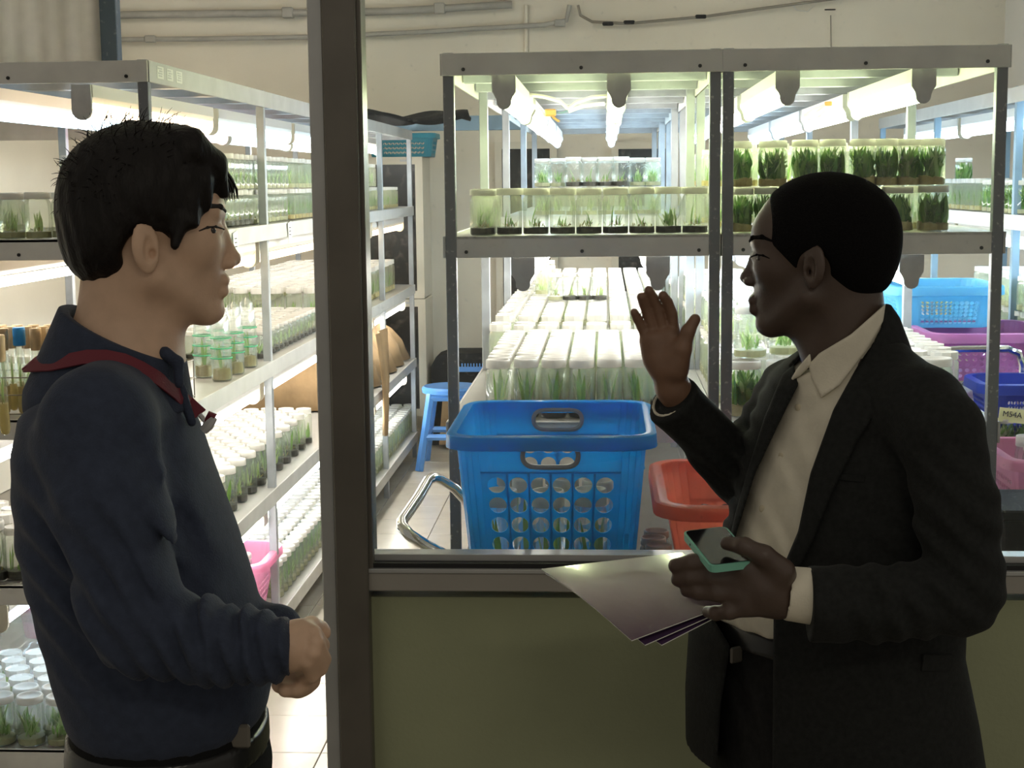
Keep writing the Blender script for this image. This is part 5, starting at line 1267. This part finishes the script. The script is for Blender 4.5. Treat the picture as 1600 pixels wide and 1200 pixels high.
hN += chain([pB(1222, 892, 2.080), pB(1194, 868, 2.075), pB(1162, 853, 2.085), pB(1136, 849, 2.105)], [.018, .014, .012, .0098], .006, .014)
# raised far hand, palm to the camera
YH = 2.42
hF = [cone(wF, pB(1042, 575, YH), .024, .024, .012), cone(pB(1034, 572, YH), pB(1022, 530, YH), .022, .018, .012), cone(pB(1048, 570, YH), pB(1046, 525, YH), .022, .018, .012), cone(pB(1020, 560, YH), pB(1014, 534, YH), .016, .014, .012), ell(pB(1056, 562, YH - .012), (.016, .016, .028), None, .012)]
for (pts, r0) in ((((1054, 520, YH), (1050, 490, YH - .004), (1043, 472, YH - .010), (1036, 462, YH - .018)), .0088), (((1037, 518, YH), (1028, 484, YH - .004), (1020, 466, YH - .010), (1014, 454, YH - .018)), .0088), (((1022, 522, YH), (1012, 490, YH - .004), (1006, 474, YH - .010), (1002, 464, YH - .018)), .0084), (((1011, 532, YH), (1002, 510, YH - .003), (996, 498, YH - .008), (991, 488, YH - .014)), .0076)):
    hF += chain([pB(*q) for q in pts], [r0 * 1.0, r0, r0 * .97, r0 * .86], .002, .0035)
hF += chain([pB(1056, 575, YH - .01), pB(1066, 545, YH - .02), pB(1075, 518, YH - .022), pB(1086, 499, YH - .020)], [.019, .0145, .0105, .0088], .006, .012)
pb = bpy.data.objects.new('person', sdf_mesh('person', hpB + neckB + coreB + armsB + legsB + hN + hF, .0028)); link(pb); pb.data.materials.append(M['skin_b'])
pb.data.materials.append(M['skin_palm'])
_n = len(pb.data.polygons); _c = np.empty(_n * 3, np.float32); pb.data.polygons.foreach_get('center', _c); _c = _c.reshape(-1, 3); _nm = np.empty(_n * 3, np.float32); pb.data.polygons.foreach_get('normal', _nm); _nm = _nm.reshape(-1, 3)
pb.data.polygons.foreach_set('material_index', ((_c[:, 0] < wF[0] + .06) & (_c[:, 2] > wF[2] - .06) & (_c[:, 1] > 2.33) & (_c[:, 2] < 1.62) & (_c[:, 0] < at(1095, 550, 2.42)[0]) & (_nm[:, 1] < -.15)).astype(np.int32))
tag(pb, 'man in charcoal suit and cream shirt raising one open hand', 'person')
# cropped hair
hairB = [ell(HB(-.008, 0, .026), (.1122, .0842, .0902), RB), ell(HB(-.06, 0, -.01), (.056, .072, .070), RB, .02)]
hairB += [ell(HB(.125, 0, .03), (.075, .12, .060), RB, .012, 's'), ell(HB(.10, 0, -.06), (.085, .13, .085), RB, .012, 's'), ell(HB(.03, 0, -.12), (.10, .13, .080), RB, .012, 's'), ell(HB(-.05, 0, -.15), (.12, .12, .085), RB, .012, 's'), cone(HB(-.008, .11, -.026), HB(-.008, .06, -.026), .026, .024, .005, 's'), cone(HB(-.008, -.11, -.026), HB(-.008, -.06, -.026), .026, .024, .005, 's')]
o = bpy.data.objects.new('hair', sdf_mesh('hair', hairB, .003, one=True)); link(o, pb); o.data.materials.append(M['hair_b'])
face_bits(hpB, HB, FB, NB, pb, M['hair_b'])
# jacket, shirt, trousers share one torso shape
yawB = math.atan2(-.66, -.75); sB = 2.40 / FPX; FBt = np.array([-.75, -.66, 0])
tab = ((548, 1330, 62), (572, 1334, 96), (600, 1337, 128), (640, 1338, 150), (700, 1334, 164), (800, 1324, 176), (900, 1306, 188), (1000, 1284, 205), (1100, 1291, 219), (1210, 1300, 228), (1262, 1302, 230))
rowsB = []
for (y, c, h) in tab:
    q = pB(c, y, 2.40); rowsB.append((q[2], q[0], q[1], h * sB * .84, h * sB * 1.15))
torso = loft(rowsB, yawB, 2.15, .02)
inner = [loft(rowsB, yawB, 2.15, .02, grow=-.012)]
opening = [(1262, 545), (1290, 560), (1385, 470), (1376, 512), (1335, 580), (1302, 640), (1266, 740), (1247, 830), (1226, 880), (1209, 905), (1206, 1330), (1112, 1330), (1126, 1100), (1141, 1010), (1114, 965), (1130, 900), (1146, 830), (1172, 740), (1214, 640), (1238, 575)]
cen = pB(1310, 800, 2.40)
fo = poly_px(opening, 2.25)
def cutf(P): return np.maximum(fo(P), -((P - cen) @ FBt) + .015)
sleeveN = chain([pB(1345, 565, 2.385), pB(1440, 643, 2.28)], [.060, .063], .03) + chain([pB(1300, 575, 2.42), pB(1240, 618, 2.53)], [.048, .056], .03) + chain([pB(1440, 640, 2.25), pB(1468, 672, 2.21)], [.062, .062], .03) + chain([pB(1470, 680, 2.205), pB(1496, 800, 2.175), pB(1508, 905, 2.155), pB(1506, 930, 2.15)], [.060, .058, .053, .052], .014, .012)
sleeveN += chain([pB(1500, 932, 2.15), pB(1380, 942, 2.12), pB(1275, 944, 2.105), pB(1255, 943, 2.105)], [.055, .053, .0515, .050], .012)
sleeveF = chain([pB(1238, 612, 2.55), pB(1155, 740, 2.52), pB(1048, 622, 2.43), pB(1040, 612, 2.43)], [.056, .048, .042, .042], .016)
jw = pB(1264, 944, 2.105); jax = v3((-1, 0, .02)); fw = pB(1047, 627, 2.43); fax = pB(1047, 627, 2.43) - pB(1155, 740, 2.52); fax /= np.linalg.norm(fax)
torso_d = torso[0]
jk = [torso] + sleeveN + sleeveF + [folds(pB(1480, 860, 2.10), .004, 140, (.5, 0, 1)), folds(pB(1400, 940, 2.07), .004, 120, (1, 0, .5)), folds(pB(1130, 720, 2.5), .004, 160, (.6, 0, 1)),
      fn(lambda P: np.where((np.abs(P[:, 1] - jw[1]) < .07) & (np.abs(P[:, 2] - jw[2]) < .07) & (P[:, 0] < jw[0] + .05), (P - jw) @ jax, -1.0), .002, 'i'),
      fn(lambda P: np.where((P[:, 0] < fw[0] + .09) & (P[:, 2] > fw[2] - .12) & (P[:, 2] < fw[2] + .15), (P - fw) @ fax, -1.0), .002, 'i'),
      fn(cutf, .006, 's'), fn(lambda P: .675 - P[:, 2], .004, 'i')]
jo = bpy.data.objects.new('jacket', sdf_mesh('jacket', jk, .005)); link(jo, pb); jo.data.materials.append(M['suit'])
# sleeve holes are hollowed a little so the cuffs sit inside
lapN = [(1384, 470), (1402, 492), (1416, 540), (1404, 606), (1372, 640), (1340, 690), (1300, 770), (1268, 850), (1240, 905), (1212, 908), (1228, 880), (1248, 830), (1267, 740), (1303, 640), (1336, 580), (1377, 510)]
lapF = [(1240, 570), (1248, 600), (1218, 660), (1180, 740), (1155, 820), (1140, 870), (1134, 868), (1148, 805), (1168, 735), (1195, 650), (1222, 585)]
for nm, pl_, Yr in (('lapel', lapN, 2.22), ('lapel', lapF, 2.45)):
    f2 = poly_px(pl_, Yr)
    pr_ = [fn(lambda P: np.maximum(torso_d(P) - .009, -torso_d(P) - .012), .003, 'u', torso[3] - .02, torso[4] + .02), fn(f2, .003, 'i'), fn(lambda P: -((P - cen) @ FBt) - .06, .003, 'i')]
    if nm: o = bpy.data.objects.new('lapel', sdf_mesh('lapel', pr_, .0035, lo=boxpx(pl_, 2.05, 2.62)[0], hi=boxpx(pl_, 2.05, 2.62)[1], one=True)); link(o, jo); o.data.materials.append(M['suit'])
# jacket collar standing round the neck
cB = [cone(pB(1338, 600, 2.395), pB(1330, 490, 2.395), .100, .075, .01), cone(pB(1332, 620, 2.39), pB(1322, 450, 2.39), .088, .064, .004, 's'), fn(poly_px([(1376, 512), (1383, 474), (1392, 476), (1406, 496), (1430, 560), (1400, 600), (1340, 580)], 2.38), .003, 'i')]
o = bpy.data.objects.new('jacket_collar', sdf_mesh('jacket_collar', cB, .003)); link(o, jo); o.data.materials.append(M['suit'])
pk = march([torso], 1478, 1035, 1.9, 2.4); pk2 = march([torso], 1440, 1038, 1.9, 2.4)
ribbon('pocket_flap', [march([torso], x, 1034, 1.9, 2.4) + np.array([0, -.004, 0]) for x in (1440, 1455, 1470, 1486)], .012, .002, M['suit'], jo, (.3, -.95, 0))
ribbon('breast_pocket', [march([torso], x, y, 1.9, 2.5) + np.array([0, -.003, 0]) for x, y in ((1300, 742), (1325, 746), (1350, 748))], .004, .002, M['suit'], jo, (-.4, -.9, 0))
# shirt
nb1, nb2 = pB(1250, 582), pB(1384, 484); nnr = np.array([-(nb2 - nb1)[2], 0, (nb2 - nb1)[0]]); nnr /= np.linalg.norm(nnr)
shB = [cone(HB(-.035, 0, -.05), pB(1327, 572, 2.39), .060, .072, .03), cone(HB(.03, 0, -.10), pB(1300, 600, 2.375), .035, .060, .03), fn(lambda P: (P - nb1) @ nnr, .003, 'i')] + inner + [folds(pB(1215, 800, 2.2), .005, 150, (1, .3, .25)), folds(pB(1180, 960, 2.2), .006, 170, (.8, 0, .6)), fn(lambda P: pB(1180, 1012, 2.24)[2] - P[:, 2], .006, 'i')]
so2 = bpy.data.objects.new('shirt', sdf_mesh('shirt', shB, .004)); link(so2, pb); so2.data.materials.append(M['cream_shirt'])
nk = [cone(HB(-.035, 0, -.05), pB(1325, 560), .061, .069, .03), cone(HB(.03, 0, -.10), pB(1300, 575), .036, .050, .03), loft(rowsB, yawB, 2.15, .03, grow=-.010)]
def nkd(P): return combine(nk, P)
for pl_ in ([(1384, 474), (1330, 522), (1280, 552), (1263, 570), (1268, 592), (1283, 622), (1312, 602), (1352, 550), (1380, 502)], [(1266, 552), (1246, 575), (1232, 598), (1250, 588), (1268, 570)]):
    f2 = poly_px(pl_, 2.3)
    pr_ = [fn(lambda P: np.maximum(nkd(P) - .010, -nkd(P) - .004), .003, 'u', nk[2][3], nk[2][4]), fn(f2, .003, 'i'), fn(lambda P: P[:, 1] - 2.47, .003, 'i')]
    o = bpy.data.objects.new('collar', sdf_mesh('collar', pr_, .003, lo=boxpx(pl_, 2.2, 2.5)[0], hi=boxpx(pl_, 2.2, 2.5)[1], one=True)); link(o, so2); o.data.materials.append(M['cream_shirt'])
for (x, y) in ((1247, 637), (1221, 713), (1191, 795), (1163, 870)):
    q = march(shB, x, y, 1.9, 2.5); MB().lathe([(.0001, -.002), (.0055, -.0015), (.0060, .001), (.004, .0022), (.0001, .0018)], 12, c=tuple(q), M=(Matrix.Rotation(math.atan2(-.66, -.75), 3, 'Z') @ Matrix.Rotation(math.pi / 2, 3, 'Y'))).build('button', M['button'], so2, smooth=True)
cuffs = [(pB(1222, 926, 2.105), pB(1272, 932, 2.105), .0375), (pB(1046, 618, 2.43), pB(1066, 645, 2.45), .036)]
for (a, b, r0) in cuffs:
    ax_ = (b - a) / np.linalg.norm(b - a); a_ = a.copy()
    cp = [cone(a, b, r0, r0 + .002, .004), fn(lambda P, a_=a_, ax_=ax_: -((P - a_) @ ax_) + .006, .002, 'i'), cone(a - ax_ * .03, b, r0 - .004, r0 - .004, .003, 's')]
    o = bpy.data.objects.new('cuff', sdf_mesh('cuff', cp, .0028)); link(o, so2); o.data.materials.append(M['cream_shirt'])
# trousers and belt
rT = []
for (y, c, h) in ((985, 1292, 168), (1040, 1292, 176), (1120, 1295, 182), (1230, 1298, 182)):
    q = pB(c, y, 2.40); rT.append((q[2], q[0], q[1], h * sB * .86, h * sB * 1.08))
trB = [loft(rT, yawB, 2.15, .02)]
for dv in ((-.075, .07), (.075, -.07)):
    q = pB(1300, 1215, 2.40) + np.array([dv[0], dv[1], 0]); trB += chain([q, np.array([q[0], q[1], .50]), np.array([q[0] + .01, q[1], .06])], [.105, .085, .068], .03)
trB += [folds(pB(1150, 1100, 2.2), .006, 130, (1, 0, .4))]
o = bpy.data.objects.new('trousers', sdf_mesh('trousers', trB, .006)); link(o, pb); o.data.materials.append(M['suit_trousers'])
zb = pB(1180, 1012, 2.24)[2]
bl_ = [loft([(zb - .034, rT[0][1], rT[0][2], rT[0][3] + .010, rT[0][4] + .010), (zb + .002, rT[0][1], rT[0][2], rT[0][3] + .006, rT[0][4] + .006)], yawB, 2.15)]
o = bpy.data.objects.new('belt', sdf_mesh('belt', bl_, .004)); link(o, pb); o.data.materials.append(M['belt'])
q = march(bl_, 1150, 1022, 1.9, 2.5); MB().box(q + np.array([0, -.003, 0]), (.012, .003, .013), rz=.6, bev=.003).build('buckle', M['frame'], o)
for dv in ((-.075, .07), (.075, -.07)):
    q = pB(1300, 1215, 2.40) + np.array([dv[0], dv[1], 0]); d_ = FBt * 1.0
    a0 = np.array([q[0], q[1], .045]); shp = [cone(a0 - d_ * .05, a0 + d_ * .17, .045, .034, .02), cone(a0 + np.array([0, 0, .045]), a0, .045, .045, .02), fn(lambda P: .004 - P[:, 2], .003, 'i')]
    s_ = bpy.data.objects.new('shoe', sdf_mesh('shoe', shp, .006)); link(s_, pb); s_.data.materials.append(M['shoe'])

# phone and papers in the near hand
P1, P2 = pB(1066, 830, 2.19), pB(1110, 885, 2.068); u_ = (P2 - P1); wu = np.linalg.norm(u_); u_ /= wu
P3 = pB(1180, 888, 2.060); v_ = P3 - P2; v_ -= u_ * (v_ @ u_); v_ /= np.linalg.norm(v_); n_ = np.cross(v_, u_); n_ = n_ if n_[2] > 0 else -n_
ph = empty('phone', tuple((P1 + P2) / 2)); tag(ph, 'phone in mint green case held by the man in the suit', 'phone')
def rrect(w, h, r): return [(cx + r * math.cos(a), cy + r * math.sin(a)) for (cx, cy, a0) in ((w - r, h - r, 0), (r, h - r, 90), (r, r, 180), (w - r, r, 270)) for a in np.radians(np.linspace(a0, a0 + 90, 5))]
LP = .066
keep(MB().prism(rrect(wu, LP, .010), P1 - n_ * .0105, u_, v_, n_ * .0105).build('case', M['mint']), ph)
keep(MB().prism([(a + .003, b + .003) for a, b in rrect(wu - .006, LP - .006, .008)], P1 + n_ * .0002, u_, v_, n_ * .0008).build('screen', M['screen']), ph)
keep(MB().lathe([(.0018, 0), (.0018, .0006)], 8, c=tuple(P1 + u_ * wu * .30 - n_ * .005 - v_ * .0003), M=Matrix(((u_[0], n_[0], -v_[0]), (u_[1], n_[1], -v_[1]), (u_[2], n_[2], -v_[2])))).build('microphone_hole', M['gasket']), ph)
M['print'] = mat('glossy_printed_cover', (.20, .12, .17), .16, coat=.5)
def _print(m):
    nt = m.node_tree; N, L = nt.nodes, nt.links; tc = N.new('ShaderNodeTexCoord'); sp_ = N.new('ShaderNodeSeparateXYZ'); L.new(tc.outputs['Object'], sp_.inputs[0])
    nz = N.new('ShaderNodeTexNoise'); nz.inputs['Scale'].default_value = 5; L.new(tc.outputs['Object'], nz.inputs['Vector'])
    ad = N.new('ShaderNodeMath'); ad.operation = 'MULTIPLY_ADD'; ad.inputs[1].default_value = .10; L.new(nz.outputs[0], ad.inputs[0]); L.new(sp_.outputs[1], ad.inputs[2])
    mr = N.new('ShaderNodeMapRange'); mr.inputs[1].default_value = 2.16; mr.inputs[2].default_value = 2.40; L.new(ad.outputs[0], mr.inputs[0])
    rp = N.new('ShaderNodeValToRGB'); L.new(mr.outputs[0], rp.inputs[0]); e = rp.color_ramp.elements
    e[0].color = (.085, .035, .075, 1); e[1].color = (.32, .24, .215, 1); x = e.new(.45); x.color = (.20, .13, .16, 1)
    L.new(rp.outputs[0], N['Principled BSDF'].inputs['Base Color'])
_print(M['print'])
M['print_dark'] = mat('glossy_purple_cover', (.10, .06, .13), .22, col2=(.16, .08, .20), scale=6, coat=.4)
def sheet(label, cs, m, th=.0014, bow=.006):
    A_, B_, C_, D_ = [v3(c) for c in cs]; nn_ = np.cross(B_ - A_, D_ - A_); nn_ /= np.linalg.norm(nn_); nn_ = nn_ if nn_[2] > 0 else -nn_
    N_ = 8; vs = []
    for k in (1, 0):
        for i in range(N_ + 1):
            for j in range(N_ + 1):
                u, v = i / N_, j / N_; p = (A_ * (1 - u) + B_ * u) * (1 - v) + (D_ * (1 - u) + C_ * u) * v
                vs.append(p + nn_ * (k * th + bow * math.sin(math.pi * v) * (1 - u * .5)))
    fs = []; W_ = N_ + 1; o2 = W_ * W_
    for i in range(N_):
        for j in range(N_): a = i * W_ + j; fs += [(a, a + W_, a + W_ + 1, a + 1), (o2 + a + 1, o2 + a + W_ + 1, o2 + a + W_, o2 + a)]
    rim_ = [i * W_ for i in range(W_)] + [N_ * W_ + j for j in range(1, W_)] + [i * W_ + N_ for i in range(N_ - 1, -1, -1)] + [j for j in range(N_ - 1, 0, -1)]
    e0 = len(fs)
    for i in range(len(rim_)): a, b = rim_[i], rim_[(i + 1) % len(rim_)]; fs.append((b, a, o2 + a, o2 + b))
    mb = MB(); mb.add(vs, fs[:e0]); mb.cur = 1; b0 = len(mb.v) - len(vs)
    for f in fs[e0:]: mb.f.append([b0 + i for i in f]); mb.mi.append(1)
    o = mb.build('booklet', [m, M['white_paper']], smooth=False); return tag(o, label, 'booklet')
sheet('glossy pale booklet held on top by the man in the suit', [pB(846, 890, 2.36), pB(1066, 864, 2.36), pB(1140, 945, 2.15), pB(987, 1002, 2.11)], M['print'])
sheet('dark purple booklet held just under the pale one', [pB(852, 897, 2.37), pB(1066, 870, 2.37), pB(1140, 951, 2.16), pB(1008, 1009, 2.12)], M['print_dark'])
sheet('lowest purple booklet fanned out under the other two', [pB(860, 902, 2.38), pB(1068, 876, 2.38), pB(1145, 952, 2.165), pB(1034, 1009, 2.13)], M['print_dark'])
